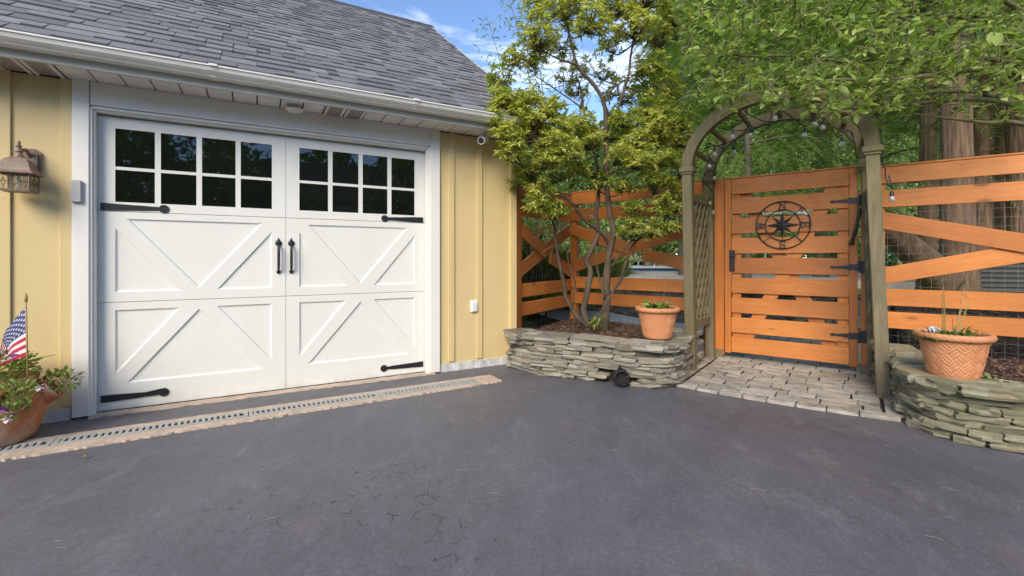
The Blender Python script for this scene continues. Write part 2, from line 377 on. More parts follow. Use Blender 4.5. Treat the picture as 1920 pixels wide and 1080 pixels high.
def mk_asphalt():
    m, nt, p, _ = new_mat('sealed_asphalt')
    v = coords(nt)
    big = noise_n(nt, v, 0.55, 6, 0.62, 0.5)
    c = ramp(nt, big, [(0.3, (0.082, 0.081, 0.093)), (0.55, (0.122, 0.121, 0.137)), (0.78, (0.168, 0.165, 0.182))])
    sm = noise_n(nt, coords(nt, (1.3, 0.8, 1)), 3.2, 8, 0.72, 0.5)
    c = mixc(nt, ramp(nt, sm, [(0.54, 0.0), (0.76, 0.5)]), c, (0.235, 0.23, 0.235))
    # rusty leaf stains
    st = noise_n(nt, coords(nt, (1, 1, 1)), 1.9, 5, 0.6)
    c = mixc(nt, ramp(nt, st, [(0.58, 0.0), (0.78, 0.5)]), c, (0.19, 0.145, 0.12))
    grain = noise_n(nt, v, 240, 3, 0.8)
    c = mixc(nt, 1.0, c, ramp(nt, grain, [(0.25, 0.72), (0.75, 1.28)]), 'MULTIPLY')
    agg = nt.nodes.new('ShaderNodeTexVoronoi'); agg.inputs['Scale'].default_value = 110; nt.links.new(v, agg.inputs['Vector'])
    c = mixc(nt, 1.0, c, ramp(nt, agg.outputs['Color'], [(0.1, 0.85), (0.6, 1.0), (0.95, 1.2)]), 'MULTIPLY')
    # tyre-sweep brush marks of the sealer
    sw = noise_n(nt, coords(nt, (3, 1.4, 1)), 2.0, 6, 0.65, 1.5)
    c = mixc(nt, 1.0, c, ramp(nt, sw, [(0.3, 0.88), (0.7, 1.12)]), 'MULTIPLY')
    # alligator cracks, only in patches
    vo = nt.nodes.new('ShaderNodeTexVoronoi'); vo.feature = 'DISTANCE_TO_EDGE'; vo.inputs['Scale'].default_value = 11
    wob = nt.nodes.new('ShaderNodeMixRGB'); wob.blend_type = 'ADD'; wob.inputs[0].default_value = 0.10
    nz = nt.nodes.new('ShaderNodeTexNoise'); nz.inputs['Scale'].default_value = 7; nz.inputs['Detail'].default_value = 5
    nt.links.new(v, nz.inputs['Vector']); nt.links.new(v, wob.inputs[1]); nt.links.new(nz.outputs['Color'], wob.inputs[2])
    nt.links.new(wob.outputs[0], vo.inputs['Vector'])
    line = ramp(nt, vo.outputs['Distance'], [(0.014, 1.0), (0.034, 0.0)])
    brk = ramp(nt, noise_n(nt, v, 9.0, 4, 0.7), [(0.51, 0.0), (0.57, 1.0)])
    tc = nt.nodes.new('ShaderNodeTexCoord')
    def patch(x, y, r):
        d = nt.nodes.new('ShaderNodeVectorMath'); d.operation = 'DISTANCE'; d.inputs[1].default_value = (x, y, 0)
        nt.links.new(tc.outputs['Object'], d.inputs[0]); return ramp(nt, d.outputs['Value'], [(r * 0.35, 1.0), (min(r, 1), 0.0)])
    mask = patch(-0.62, 2.22, 0.42)
    for q in ((-0.35, 2.0, 0.35), (1.35, 3.45, 0.33), (-1.15, 2.0, 0.3), (-0.25, 1.85, 0.3)):
        mask = mixc(nt, 1.0, mask, patch(*q), 'LIGHTEN')
    cr = mixc(nt, 1.0, mixc(nt, 1.0, line, brk, 'MULTIPLY'), mask, 'MULTIPLY')
    c = mixc(nt, cr, c, (0.008, 0.008, 0.009))
    nt.links.new(c, p.inputs['Base Color'])
    nt.links.new(ramp(nt, big, [(0.3, 0.50), (0.7, 0.66)]), p.inputs['Roughness'])
    h = mixc(nt, cr, grain, (0.0, 0.0, 0.0))
    add_bump(nt, p, h, 0.35, 0.004); return m
M['asphalt'] = mk_asphalt()

def mk_mulch():
    m, nt, p, _ = new_mat('bark_mulch'); p.inputs['Roughness'].default_value = 0.9
    c = ramp(nt, island(nt), [(0.0, (0.035, 0.02, 0.014)), (0.5, (0.085, 0.045, 0.03)), (0.85, (0.15, 0.085, 0.055)), (1.0, (0.24, 0.16, 0.10))])
    nt.links.new(c, p.inputs['Base Color']); return m
M['mulch'] = mk_mulch()

def mk_glass():
    m, nt, p, _ = new_mat('dark_window_glass')
    p.inputs['Base Color'].default_value = (0.006, 0.008, 0.007, 1); p.inputs['Roughness'].default_value = 0.02
    p.inputs['IOR'].default_value = 1.75
    add_bump(nt, p, noise_n(nt, coords(nt), 2.5, 2), 0.02, 0.02); return m
M['glass'] = mk_glass()
def mk_bulb():
    m, nt, p, out = new_mat('bulb_glass')
    p.inputs['Base Color'].default_value = (.9, .9, .88, 1); p.inputs['Roughness'].default_value = .12; p.inputs['Transmission Weight'].default_value = .75; return m
M['bulb_glass'] = mk_bulb()
def mk_clear(name, tint, rough=0.05, alpha=0.3):
    m, nt, p, out = new_mat(name)
    p.inputs['Base Color'].default_value = (*tint, 1); p.inputs['Roughness'].default_value = rough
    p.inputs['Transmission Weight'].default_value = 1.0; p.inputs['IOR'].default_value = 1.2; return m
def mk_thin(name, tint):
    m, nt, p, out = new_mat(name); p.inputs['Base Color'].default_value = (.5, .5, .45, 1); p.inputs['Roughness'].default_value = .06
    t = nt.nodes.new('ShaderNodeBsdfTransparent'); t.inputs[0].default_value = (*tint, 1); mx = nt.nodes.new('ShaderNodeMixShader'); mx.inputs[0].default_value = .16
    nt.links.new(t.outputs[0], mx.inputs[1]); nt.links.new(p.outputs[0], mx.inputs[2]); nt.links.new(mx.outputs[0], out.inputs[0]); return m
M['lamp_glass'] = mk_thin('lantern_glass', (0.93, 0.91, 0.80))
def mk_water():
    m, nt, p, _ = new_mat('pool_water')
    p.inputs['Base Color'].default_value = (0.22, 0.50, 0.58, 1); p.inputs['Roughness'].default_value = 0.08
    add_bump(nt, p, noise_n(nt, coords(nt), 3.0, 3), 0.15, 0.02); return m
M['water'] = mk_water()
M['red'] = simple('flag_red', (0.52, 0.02, 0.05), rough=0.7)
M['navy'] = simple('flag_navy', (0.045, 0.055, 0.20), rough=0.7)
M['flag_white'] = simple('flag_white', (0.76, 0.76, 0.75), rough=0.7)
M['gold'] = simple('wooden_pole', (0.42, 0.28, 0.11), rough=0.5)
M['yellow_leaf'] = simple('yellow_leaf', (0.62, 0.48, 0.03), rough=0.6)

# ------------------------------------------------------------------ frames of reference
G_ANG = math.atan2(0.4857, 0.874)
G_LOC = Vector((-2.97, 3.285, 0))
U = Vector((0.874, 0.4857, 0)); NIN = Vector((-0.4857, 0.874, 0))
def gw(x, y, z=0): return G_LOC + U * x + NIN * y + Vector((0, 0, z))      # garage-local -> world
F_ANG = math.atan2(-0.602, 0.798)
F_LOC = Vector((2.34, 5.04, 0))
FD = Vector((0.798, -0.602, 0)); FB = Vector((0.602, 0.798, 0))
def fw(t, b, z=0): return F_LOC + FD * t + FB * b + Vector((0, 0, z))      # fence-local -> world

# ------------------------------------------------------------------ ground, driveway
mb = MB(); mb.add([(-250, -250, -0.06), (250, -250, -0.06), (250, 250, -0.06), (-250, 250, -0.06)], [(0, 1, 2, 3)])
tag(mb.build('ground', M['grass_base']), 'green lawn ground around the driveway and yard', 'lawn', kind='structure')

def grid_sheet(x0, x1, y0, y1, nx, ny, zf):
    v = []; f = []
    for j in range(ny + 1):
        for i in range(nx + 1):
            x = x0 + (x1 - x0) * i / nx; y = y0 + (y1 - y0) * j / ny; v.append((x, y, zf(x, y)))
    for j in range(ny):
        for i in range(nx):
            a = j * (nx + 1) + i; f.append((a, a + 1, a + nx + 2, a + nx + 1))
    return v, f
mb = MB()
mb.add(*grid_sheet(-9, 7, -12, 5.6, 80, 88, lambda x, y: 0.006 * noise.noise(Vector((x * .8, y * .8, 0))) - 0.003 if y < 4 else -0.003))
tag(mb.build('driveway', M['asphalt'], smooth=True), 'dark sealed asphalt driveway in front of the garage', 'driveway', kind='structure')

# ------------------------------------------------------------------ garage
garage = empty('garage', G_LOC, G_ANG, 'yellow board and batten garage with white carriage door and grey shingle roof', 'garage')
WY = -0.06                       # face of the yellow siding (door face is y = 0)
X0, X1 = -4.2, 3.404             # ends of the front wall
SOF = 2.35
mb = MB()
mb.box(((X0 - 0.02) / 2, 0.04, 1.2), (-0.02 - X0, 0.2, 2.3))                   # left of the door
mb.box(((2.45 + X1) / 2, 0.04, 1.2), (X1 - 2.45, 0.2, 2.3))                    # right of the door
mb.box((1.215, 0.06, 2.285), (2.47, 0.16, 0.19))                               # above the door
mb.box((X1 - 0.1, 3.44, 1.2), (0.2, 6.6, 2.3)); mb.box((X0 + 0.1, 3.44, 1.2), (0.2, 6.6, 2.3))
mb.box(((X0 + X1) / 2, 6.72, 1.2), (X1 - X0 - 0.4, 0.2, 2.3))
# gable triangles
for gx in (X0 + 0.1, X1 - 0.1):
    vs_ = [(gx + s, y, z) for s in (-0.1, 0.1) for (y, z) in ((0.14, 2.35), (6.6, 2.35), (3.33, 4.75))]
    mb.add(vs_, [(0, 1, 2), (3, 5, 4), (0, 3, 4, 1), (1, 4, 5, 2), (2, 5, 3, 0)])
mb.build('wall', M['yellow'], garage)
for bx in [-0.143 - 0.30 * k for k in range(13)] + [2.678, 2.981]:
    box('batten', (bx, WY - 0.008, 1.218), (0.062, 0.016, 2.255), M['yellow'], garage, bevel=0.003)
box('corner_board', (X1 - 0.034, WY - 0.012, 1.218), (0.075, 0.028, 2.255), M['yellow'], garage)
box('corner_board', (X1 + 0.013, WY + 0.05, 1.218), (0.022, 0.09, 2.255), M['yellow'], garage)
for a, b in ((X0, -0.118), (2.56, X1)):
    mb = MB(); n = 24
    for i in range(n):
        xa, xb = a + (b - a) * i / n, a + (b - a) * (i + 1) / n
        h = 0.085 + 0.006 * math.sin(i * 2.3)
        mb.box(((xa + xb) / 2, WY + 0.02 - 0.004 * math.sin(i * 1.7), h / 2 - 0.01), (xb - xa, 0.06, h))
    mb.build('foundation', M['foundation'], garage)

# door casing
def casing(name, c, s): box(name, c, s, M['white'], garage, bevel=0.004)
casing('door_casing', (-0.064, -0.0725, 1.18), (0.092, 0.03, 2.345))
casing('door_casing', (2.504, -0.0725, 1.18), (0.10, 0.03, 2.345))
casing('head_casing', (1.219, -0.0735, 2.262), (2.464, 0.028, 0.165))
for x, s in ((-0.011, 1), (2.443, -1)):        # stepped stop moulding, jambs
    casing('stop_moulding', (x - s * 0.002, -0.056, 1.085), (0.02, 0.04, 2.17))
    casing('stop_moulding', (x + s * 0.013, -0.040, 1.075), (0.014, 0.045, 2.145))
casing('head_jamb', (1.216, 0.016, 2.1505), (2.45, 0.066, 0.016))
casing('stop_moulding', (1.216, -0.056, 2.166), (2.45, 0.036, 0.022))
casing('stop_moulding', (1.216, -0.040, 2.150), (2.42, 0.04, 0.014))

# garage door: board, raised stiles and rails, recessed panels
door = box('garage_door', (1.216, 0.030, 1.072), (2.436, 0.03, 2.132), M['door_white'], garage, bevel=0.002)
DC = Vector((1.216, 0.030, 1.072))
def dpart(name, me_or_mb, mats=None, smooth=None):
    o = me_or_mb.build(name, mats, door, smooth); o.location = -DC; return o
def frame_piece(poly, y0=0.0, y1=0.016, name='rail'):
    """poly in (x, z): a flush piece of the raised frame"""
    n = len(poly); m_ = MB()
    m_.add([(x, y1, z) for x, z in poly] + [(x, y0, z) for x, z in poly], [(i, (i + 1) % n, n + (i + 1) % n, n + i) for i in range(n)] + [[n + i for i in range(n)]])
    return dpart(name, m_, M['door_white'])
def inset(poly, k):
    n = len(poly); out = []
    for i, (x, z) in enumerate(poly):
        (xa, za), (xb, zb) = poly[i - 1], poly[(i + 1) % n]
        d1 = Vector((x - xa, z - za)).normalized(); d2 = Vector((xb - x, zb - z)).normalized()
        n1, n2 = Vector((-d1.y, d1.x)), Vector((-d2.y, d2.x)); q = n1 + n2; q = q / max(q.dot(n1), 0.15); out.append((x + q.x * k, z + q.y * k))
    return out
def panel(poly):
    """recessed panel (counter-clockwise x, z) with a sloped sticking edge"""
    n = len(poly); a = inset(poly, 0.004); b = inset(poly, 0.011); m_ = MB()
    m_.add([(x, 0.0002, z) for x, z in poly] + [(x, 0.007, z) for x, z in a] + [(x, 0.012, z) for x, z in b], [(r * n + i, r * n + (i + 1) % n, (r + 1) * n + (i + 1) % n, (r + 1) * n + i) for r in (0, 1) for i in range(n)] + [[2 * n + i for i in range(n)]])
    return dpart('panel', m_, M['door_white'])
def rect(x0, x1, z0, z1): return [(x0, z0), (x1, z0), (x1, z1), (x0, z1)]
S1, S2 = 1.449, 0.789          # section joints
for hx in (0.0, 1.2165):       # two leaves
    L, R = hx + 0.001, hx + 1.2145
    a, b = hx + 0.104, hx + 1.112
    for (z0, z1) in ((0.006, S2 - 0.002), (S2 + 0.002, S1 - 0.002), (S1 + 0.002, 2.132)):
        frame_piece(rect(L, a, z0, z1), name='stile'); frame_piece(rect(b, R, z0, z1), name='stile')
    frame_piece(rect(a, b, 0.006, 0.195)); frame_piece(rect(a, b, 0.731, S2 - 0.002))
    frame_piece(rect(a, b, S2 + 0.002, 0.862)); frame_piece(rect(a, b, 1.397, S1 - 0.002))
    frame_piece(rect(a, b, S1 + 0.002, 1.518)); frame_piece(rect(a, b, 2.052, 2.132))
    mx, w, e, ap = (a + b) / 2, 0.118, 0.066, 0.016
    for (zr, zt) in ((0.862, 1.397), (0.731, 0.195)):      # V of the middle section, inverted V of the bottom one
        g = 1 if zt > zr else -1
        def ccw(p): return p if g > 0 else p[::-1]
        frame_piece(ccw([(a, zt - g * e), (mx - w, zr), (mx, zr), (mx, zr + g * ap), (a + e, zt), (a, zt)]), name='brace')
        frame_piece(ccw([(b, zt - g * e), (b, zt), (b - e, zt), (mx, zr + g * ap), (mx, zr), (mx + w, zr)]), name='brace')
        panel(ccw([(a, zr), (mx - w, zr), (a, zt - g * e)])); panel(ccw([(mx + w, zr), (b, zr), (b, zt - g * e)]))
        panel(ccw([(a + e, zt), (mx, zr + g * ap), (b - e, zt)]))
    # window: 4 x 2 panes with muntins
    zs = (1.518, 1.7635, 2.052)
    xs = [a, hx + 0.352, hx + 0.610, hx + 0.871, b]
    for x in xs[1:4]: frame_piece(rect(x - 0.018, x + 0.018, 1.518, 2.052), 0.0008, 0.018, 'muntin')
    for i in range(4):
        xl, xr = xs[i] + (0.018 if i else 0), xs[i + 1] - (0.018 if i < 3 else 0)
        frame_piece(rect(xl, xr, zs[1] - 0.0115, zs[1] + 0.0115), 0.0014, 0.018, 'muntin')
        for j in (0, 1):
            z0, z1 = zs[j] + (0.0115 if j else 0), zs[j + 1] - (0 if j else 0.0115)
            m_ = MB(); m_.box(((xl + xr) / 2, 0.012, (z0 + z1) / 2), (xr - xl, 0.004, z1 - z0)); dpart('pane', m_, M['glass'])
def strap(x0, x1, z, name='strap_hinge'):
    """tapered hammered strap ending in a round spade"""
    s = 1 if x1 > x0 else -1; m_ = MB(); out = []
    n = 12
    top = [(x0 + (x1 - x0) * 0.86 * i / n, z + 0.026 - 0.013 * i / n + rnd.uniform(-.0012, .0012)) for i in range(n + 1)]
    bot = [(x, z - (zz - z)) for x, zz in reversed(top)]
    cx = x1 - s * 0.03
    circ = [(cx - s * 0.031 * math.cos(t), z + 0.031 * math.sin(t)) for t in [math.radians(q) for q in range(25, 340, 21)]]
    poly = top + circ + bot
    k = len(poly); yf = -0.008
    m_.add([(x, -0.0005, zz) for x, zz in poly] + [(x, yf, zz) for x, zz in poly], [list(range(k)), [k + i for i in range(k)][::-1]] + [(i, (i + 1) % k, k + (i + 1) % k, k + i) for i in range(k)])
    m_.lathe([(0.0, -0.014), (0.006, -0.013), (0.008, -0.008)], 10, (cx, 0, z), M=Matrix.Rotation(math.radians(-90), 3, 'X') @ Matrix.Scale(-1, 3, Vector((0, 0, 1))))
    dpart(name, m_, M['iron'])
strap(0.024, 0.42, 1.480); strap(2.408, 2.012, 1.478); strap(0.024, 0.42, 0.097); strap(2.408, 2.005, 0.085)
for hx in (1.161, 1.257):
    m_ = MB()
    for z, k in ((1.235, 1.0), (0.994, 0.62)):
        m_.lathe([(0.0, -0.012), (0.020 * k, -0.011), (0.026 * k, -0.006), (0.026 * k, 0.0)], 14, (hx, 0, z), M=Matrix.Rotation(math.radians(90), 3, 'X') @ Matrix.Scale(-1, 3, Vector((0, 0, 1))))
        m_.add([(hx - 0.014 * k, -0.006, z + 0.018 * k), (hx + 0.014 * k, -0.006, z + 0.018 * k), (hx, -0.006, z + 0.045 * k), (hx - 0.014 * k, 0, z + 0.018 * k), (hx + 0.014 * k, 0, z + 0.018 * k), (hx, 0, z + 0.045 * k)], [(0, 1, 2), (0, 3, 4, 1), (1, 4, 5, 2), (2, 5, 3, 0)])
    m_.tube(spline([(hx, -0.008, 1.222), (hx, -0.034, 1.20), (hx, -0.040, 1.12), (hx, -0.034, 1.03), (hx, -0.008, 1.005)], 5), [0.008 + 0.003 * math.sin(i / 20 * math.pi) for i in range(21)], 8)
    dpart('pull_handle', m_, M['iron'], 40)
m_ = MB(); m_.box((1.216, 0.004, 0.004), (2.43, 0.03, 0.014)); dpart('bottom_seal', m_, M['black_plastic'])

# soffit, fascia, gutter
mb = MB(); mb.box(((X0 + 3.6) / 2, -0.21, SOF + 0.012), (3.6 - X0, 0.30, 0.012)); soff = mb.build('soffit', M['dark'], garage)
sx0 = -0.30 - 0.163 * 22
k = 0
while sx0 + 0.163 * k < 3.56:
    xa = sx0 + 0.163 * k + 0.0045; xb = xa + 0.154; xc = (xa + xb) / 2
    vent = (-0.70 < xc < -0.13) or (1.50 < xc < 1.86)
    o = box('soffit_panel', (xc, -0.21, SOF), (0.154, 0.296, 0.012), M['vent'] if vent else M['soffit'], soff, bevel=0.003)
    if vent:
        for e in (xa + 0.012, xb - 0.012): box('panel_rib', (e, -0.21, SOF - 0.009), (0.022, 0.294, 0.008), M['soffit'], soff, bevel=0.002)
    k += 1
box('soffit_dark_strip', ((X0 + 3.6) / 2, -0.068, SOF - 0.006), (3.6 - X0, 0.016, 0.012), M['dark'], garage, bevel=0)  # thin near-black strip along the line where soffit meets wall
box('fascia', ((X0 + 3.62) / 2, -0.372, SOF + 0.036), (3.62 - X0, 0.024, 0.110), M['fascia'], garage)
prof = [(-0.386, 2.385), (-0.455, 2.385), (-0.462, 2.393), (-0.458, 2.400), (-0.466, 2.408), (-0.480, 2.418), (-0.494, 2.438), (-0.500, 2.462), (-0.504, 2.478), (-0.512, 2.482), (-0.512, 2.496), (-0.500, 2.496), (-0.497, 2.486), (-0.492, 2.462), (-0.472, 2.415), (-0.392, 2.392), (-0.386, 2.49)]
prof = [(y, 2.385 + (z - 2.385) * 0.62) for y, z in prof]
GX = [X0, -1.35, 0.735, 2.19, 3.62]
for i in range(4):
    m_ = MB(); n = len(prof)
    xa, xb = GX[i], GX[i + 1]
    m_.add([(xa, y, z) for y, z in prof] + [(xb, y, z) for y, z in prof], [(j, (j + 1) % n, n + (j + 1) % n, n + j) for j in range(n - 1)] + [list(range(n))[::-1], [n + j for j in range(n)]])
    gut = m_.build('gutter', M['gutter'], garage)
    if i:
        m_ = MB(); pr = [(y - 0.004 if y < -0.45 else y, z - 0.003 if z < 2.40 else z + 0.002) for y, z in prof[:12]]
        n2 = len(pr); m_.add([(xa - 0.018, y, z) for y, z in pr] + [(xa + 0.018, y, z) for y, z in pr], [(j, j + 1, n2 + j + 1, n2 + j) for j in range(n2 - 1)] + [list(range(n2))[::-1], [n2 + j for j in range(n2)]])
        m_.box((xa, -0.509, 2.453), (0.05, 0.022, 0.014)); m_.build('gutter_joint', M['gutter'], gut)

# roof deck and shingles
EY, EZ, RY, RZ = -0.41, 2.452, 3.33, 5.12
sl = math.hypot(RY - EY, RZ - EZ); pit = math.atan2(RZ - EZ, RY - EY)
mb = MB()
for s in (1, -1):
    def rp(d, lift): 
        y = EY + d * math.cos(pit) - lift * math.sin(pit); z = EZ + d * math.sin(pit) + lift * math.cos(pit)
        return (y if s == 1 else 2 * RY - y), z
    q = [rp(0, -0.03), rp(sl, -0.03), rp(sl, -0.002), rp(0, -0.002)]
    mb.add([(x, y, z) for x in (X0, 3.63) for y, z in q], [(0, 1, 2, 3), (4, 7, 6, 5), (0, 4, 5, 1), (1, 5, 6, 2), (2, 6, 7, 3), (3, 7, 4, 0)])
roof = mb.build('roof', M['shingle'], garage)
EXPO = 0.1385; NC = int(sl / EXPO)
rr = random.Random(3); sh_list = []
for c in range(NC):
    x = X0 + rr.uniform(-0.2, 0.0); raised = rr.random() < .5
    while x < 3.62:
        w = rr.choice((0.10, 0.14, 0.17, 0.20, 0.24, 0.30)) * rr.uniform(0.9, 1.1); xe = min(x + w, 3.635)
        if xe - x > 0.03: sh_list.append((c, max(x, X0), xe, 0.014 if raised else 0.006))
        x += w; raised = not raised if rr.random() < 0.85 else raised
def shingle_verts(xa, xb, th, taper):
    """slab lying on the roof: butt edge thick, head thin"""
    L = EXPO + 0.03
    return [(xa, -0.002, 0.0005), (xb, -0.002, 0.0005), (xb, -0.002, th + 0.004), (xa, -0.002, th + 0.004), (xa + taper, L, 0.0), (xb - taper, L, 0.0), (xb - taper, L, 0.0022), (xa + taper, L, 0.0022)]
SF = [(0, 1, 2, 3), (3, 2, 6, 7), (0, 3, 7, 4), (1, 5, 6, 2), (4, 7, 6, 5)]
def along(d): return Vector((0, EY + d * math.cos(pit), EZ + d * math.sin(pit)))
def depth_of(s): 
    p = gw((s[1] + s[2]) / 2, EY + s[0] * EXPO * math.cos(pit), EZ + s[0] * EXPO * math.sin(pit)); 
    vis = p.y > 0.3 and -1.16 < p.x / p.y < 0.3 and (p.z - CAM_H) / p.y < 0.58
    return p.length if vis else 99 + p.length
sh_list.sort(key=depth_of)
rest = MB(); sh_cache = {}
for i, (c, xa, xb, th) in enumerate(sh_list):
    base = along(c * EXPO - 0.012)
    if i < 300:
        kx = (round(xb - xa, 2), th); me = sh_cache.get(kx)
        if me is None:
            h = (xb - xa) / 2 - 0.0012; m_ = MB(); m_.add(shingle_verts(-h, h, th, 0.0), SF); me = m_.mesh('shingle', M['shingle']); sh_cache[kx] = me
        o = bpy.data.objects.new('shingle', me); o.location = (((xa + xb) / 2), base.y, base.z); o.rotation_euler = (pit, 0, 0); link(o, roof)
    else:
        R = Matrix.Rotation(pit, 3, 'X')
        rest.add([R @ Vector(p) + Vector((0, base.y, base.z)) for p in shingle_verts(xa + 0.0012, xb - 0.0012, th, 0.0)], SF)
tag(rest.build('shingle_field', M['shingle'], roof), kind='stuff')
x = X0
mb = MB()
while x < 3.63:
    xb = min(x + 0.2, 3.64)
    for s in (1, -1):
        y0, z0 = RY, RZ + 0.022 + 0.004; y1, z1 = RY - s * 0.13 * math.cos(pit), RZ + 0.022 - 0.13 * math.sin(pit)
        mb.add([(x, y0, z0 + 0.006), (xb + 0.03, y0, z0), (xb + 0.03, y1, z1), (x, y1, z1 + 0.006), (x, y0, z0 - 0.012), (xb + 0.03, y0, z0 - 0.014), (xb + 0.03, y1, z1 - 0.014), (x, y1, z1 - 0.012)], [(0, 1, 2, 3), (4, 7, 6, 5), (3, 2, 6, 7), (0, 3, 7, 4), (1, 5, 6, 2)])
    x += 0.2
mb.build('ridge_cap', simple('ridge_shingle', (0.07, 0.07, 0.08), (0.045, 0.045, 0.05), 0.9, 60), roof)
for s in (0,):
    m_ = MB(); a = along(-0.02); b = along(sl)
    m_.bar((3.622, a.y, a.z - 0.075), (3.622, b.y, b.z - 0.075), 0.024, 0.14); m_.build('rake_board', M['fascia'], garage)
    m_ = MB(); m_.bar((3.622, 2 * RY - a.y, a.z - 0.075), (3.622, 2 * RY - b.y, b.z - 0.075), 0.024, 0.14); m_.build('rake_board', M['fascia'], garage)

# concrete sill under the door
def ragged_strip(xa, xb, y0, y1, z0, z1, n, amp, seed):
    """strip between y0(x) and y1(x) with worn edges, top slightly uneven"""
    q = random.Random(seed); m_ = MB(); va = []
    for i in range(n + 1):
        x = xa + (xb - xa) * i / n
        ya = (y0(x) if callable(y0) else y0) + q.uniform(-amp, amp) * (1.6 if q.random() < .2 else .7); yb = (y1(x) if callable(y1) else y1) + q.uniform(-amp, amp) * .25
        zt = z1 + q.uniform(-0.002, 0.001)
        va += [(x, ya, z0), (x, ya + 0.006, zt - 0.004), (x, yb - 0.006, zt), (x, yb, z0)]
    fs = []
    for i in range(n):
        for j in range(3): fs.append((4 * i + j, 4 * i + 4 + j, 4 * i + 5 + j, 4 * i + 1 + j))
    m_.add(va, [f[::-1] for f in fs] + [(0, 1, 2, 3), (4 * n, 4 * n + 3, 4 * n + 2, 4 * n + 1)]); return m_
ragged_strip(-0.02, 2.50, -0.115, 0.05, -0.02, 0.008, 70, 0.012, 4).build('concrete_sill', M['concrete'], garage)

# ------------------------------------------------------------------ things on the garage
def wall_item(name, label, cat): return empty(name, G_LOC, G_ANG, label, cat)
# lantern
L = wall_item('wall_lantern', 'bronze wall lantern with glass panes on yellow siding', 'lantern')
lx, ly, lz = -0.337, WY - 0.125, 1.53
mb = MB()
for w, d, h in ((0.105, 0.016, 0.155), (0.080, 0.026, 0.125)):
    mb.prism([(-0.318 + w / 2 * sx, 1.760 + h / 2 * sz) for sx, sz in ((-.6, -1), (.6, -1), (1, -.7), (1, .7), (.6, 1), (-.6, 1), (-1, .7), (-1, -.7))], 0, d)
bp = mb.build('backplate', M['bronze'], L)
for v_ in bp.data.vertices: v_.co = (v_.co.x, WY - 0.004 - v_.co.z, v_.co.y)
bp.data.flip_normals()
m_ = MB(); m_.tube(spline([(-0.318, WY - 0.02, 1.775), (-0.320, WY - 0.055, 1.812), (-0.330, WY - 0.095, 1.812), (lx, ly, 1.775)], 6), 0.011, 8); m_.tube(spline([(-0.318, WY - 0.02, 1.735), (-0.325, WY - 0.06, 1.75), (lx, ly + 0.02, 1.745)], 5), 0.007, 8)
m_.build('arm', M['bronze'], L, True)
m_ = MB(); m_.lathe([(0.0, 1.868), (0.007, 1.862), (0.010, 1.850), (0.008, 1.838), (0.016, 1.832), (0.016, 1.827), (0.010, 1.822), (0.013, 1.806), (0.020, 1.800), (0.020, 1.794), (0.013, 1.789), (0.020, 1.776), (0.026, 1.766), (0.026, 1.755)], 16, (lx, ly, 0)); m_.build('finial', M['bronze'], L, 50)
def sq_loft(rows, c, mat, name, ang=math.radians(45)):
    m_ = MB()
    m_.v = [(c[0] + r * math.cos(a + ang), c[1] + r * math.sin(a + ang), z) for r, z in rows for a in [math.pi / 4 * 0 + math.pi / 2 * k for k in range(4)]]
    for i in range(len(rows) - 1):
        for k in range(4): m_.f.append([4 * i + k, 4 * i + (k + 1) % 4, 4 * i + 4 + (k + 1) % 4, 4 * i + 4 + k]); m_.m.append(0)
    return m_.build(name, mat, L)
sq_loft([(0.131, 1.648), (0.131, 1.654), (0.112, 1.664), (0.098, 1.690), (0.090, 1.718), (0.070, 1.742), (0.034, 1.757), (0.0, 1.758)], (lx, ly), M['bronze'], 'lamp_cap')
for a in range(4):
    t = math.radians(45 + 90 * a); m_ = MB()
    m_.bar((lx + 0.097 * math.cos(t), ly + 0.097 * math.sin(t), 1.545), (lx + 0.104 * math.cos(t), ly + 0.104 * math.sin(t), 1.65), 0.009, 0.009); m_.build('corner_bar', M['bronze'], L)
    t2 = math.radians(90 * a); ca, sa = math.cos(t2), math.sin(t2)
    m_ = MB(); c = Vector((lx + 0.068 * ca, ly + 0.068 * sa, 1.597)); T = Vector((-sa, ca, 0))
    m_.add([c - T * 0.064 - Vector((0, 0, 0.05)), c + T * 0.064 - Vector((0, 0, 0.05)), c + T * 0.068 + Vector((0, 0, 0.05)), c - T * 0.068 + Vector((0, 0, 0.05))], [(0, 1, 2, 3)])
    m_.build('glass_panel', M['lamp_glass'], L)
    m_ = MB(); N_ = Vector((ca, sa, 0)) * 0.004; Z_ = Vector((0, 0, 1))
    dm = [c + N_ + T * dx + Z_ * dz for dx, dz in ((0, .03), (.026, 0), (0, -.03), (-.026, 0))]
    for i in range(4): m_.bar(dm[i], dm[(i + 1) % 4], 0.0025, 0.0025)
    m_.bar(c + N_ - T * 0.064, c + N_ - T * 0.026, 0.0025, 0.0025); m_.bar(c + N_ + T * 0.064, c + N_ + T * 0.026, 0.0025, 0.0025)
    m_.bar(c + N_ - Z_ * 0.05, c + N_ - Z_ * 0.03, 0.0025, 0.0025, (1, 0, 0)); m_.bar(c + N_ + Z_ * 0.05, c + N_ + Z_ * 0.03, 0.0025, 0.0025, (1, 0, 0))
    m_.build('leading', M['iron'], L)
sq_loft([(0.0, 1.535), (0.102, 1.535), (0.104, 1.548), (0.090, 1.549), (0.0, 1.549)], (lx, ly), M['bronze'], 'base_ring')
m_ = MB(); m_.lathe([(0.0, 1.64), (0.010, 1.635), (0.012, 1.56), (0.0, 1.555)], 12, (lx, ly, 0)); m_.build('bulb', M['white_plastic'], L, True)

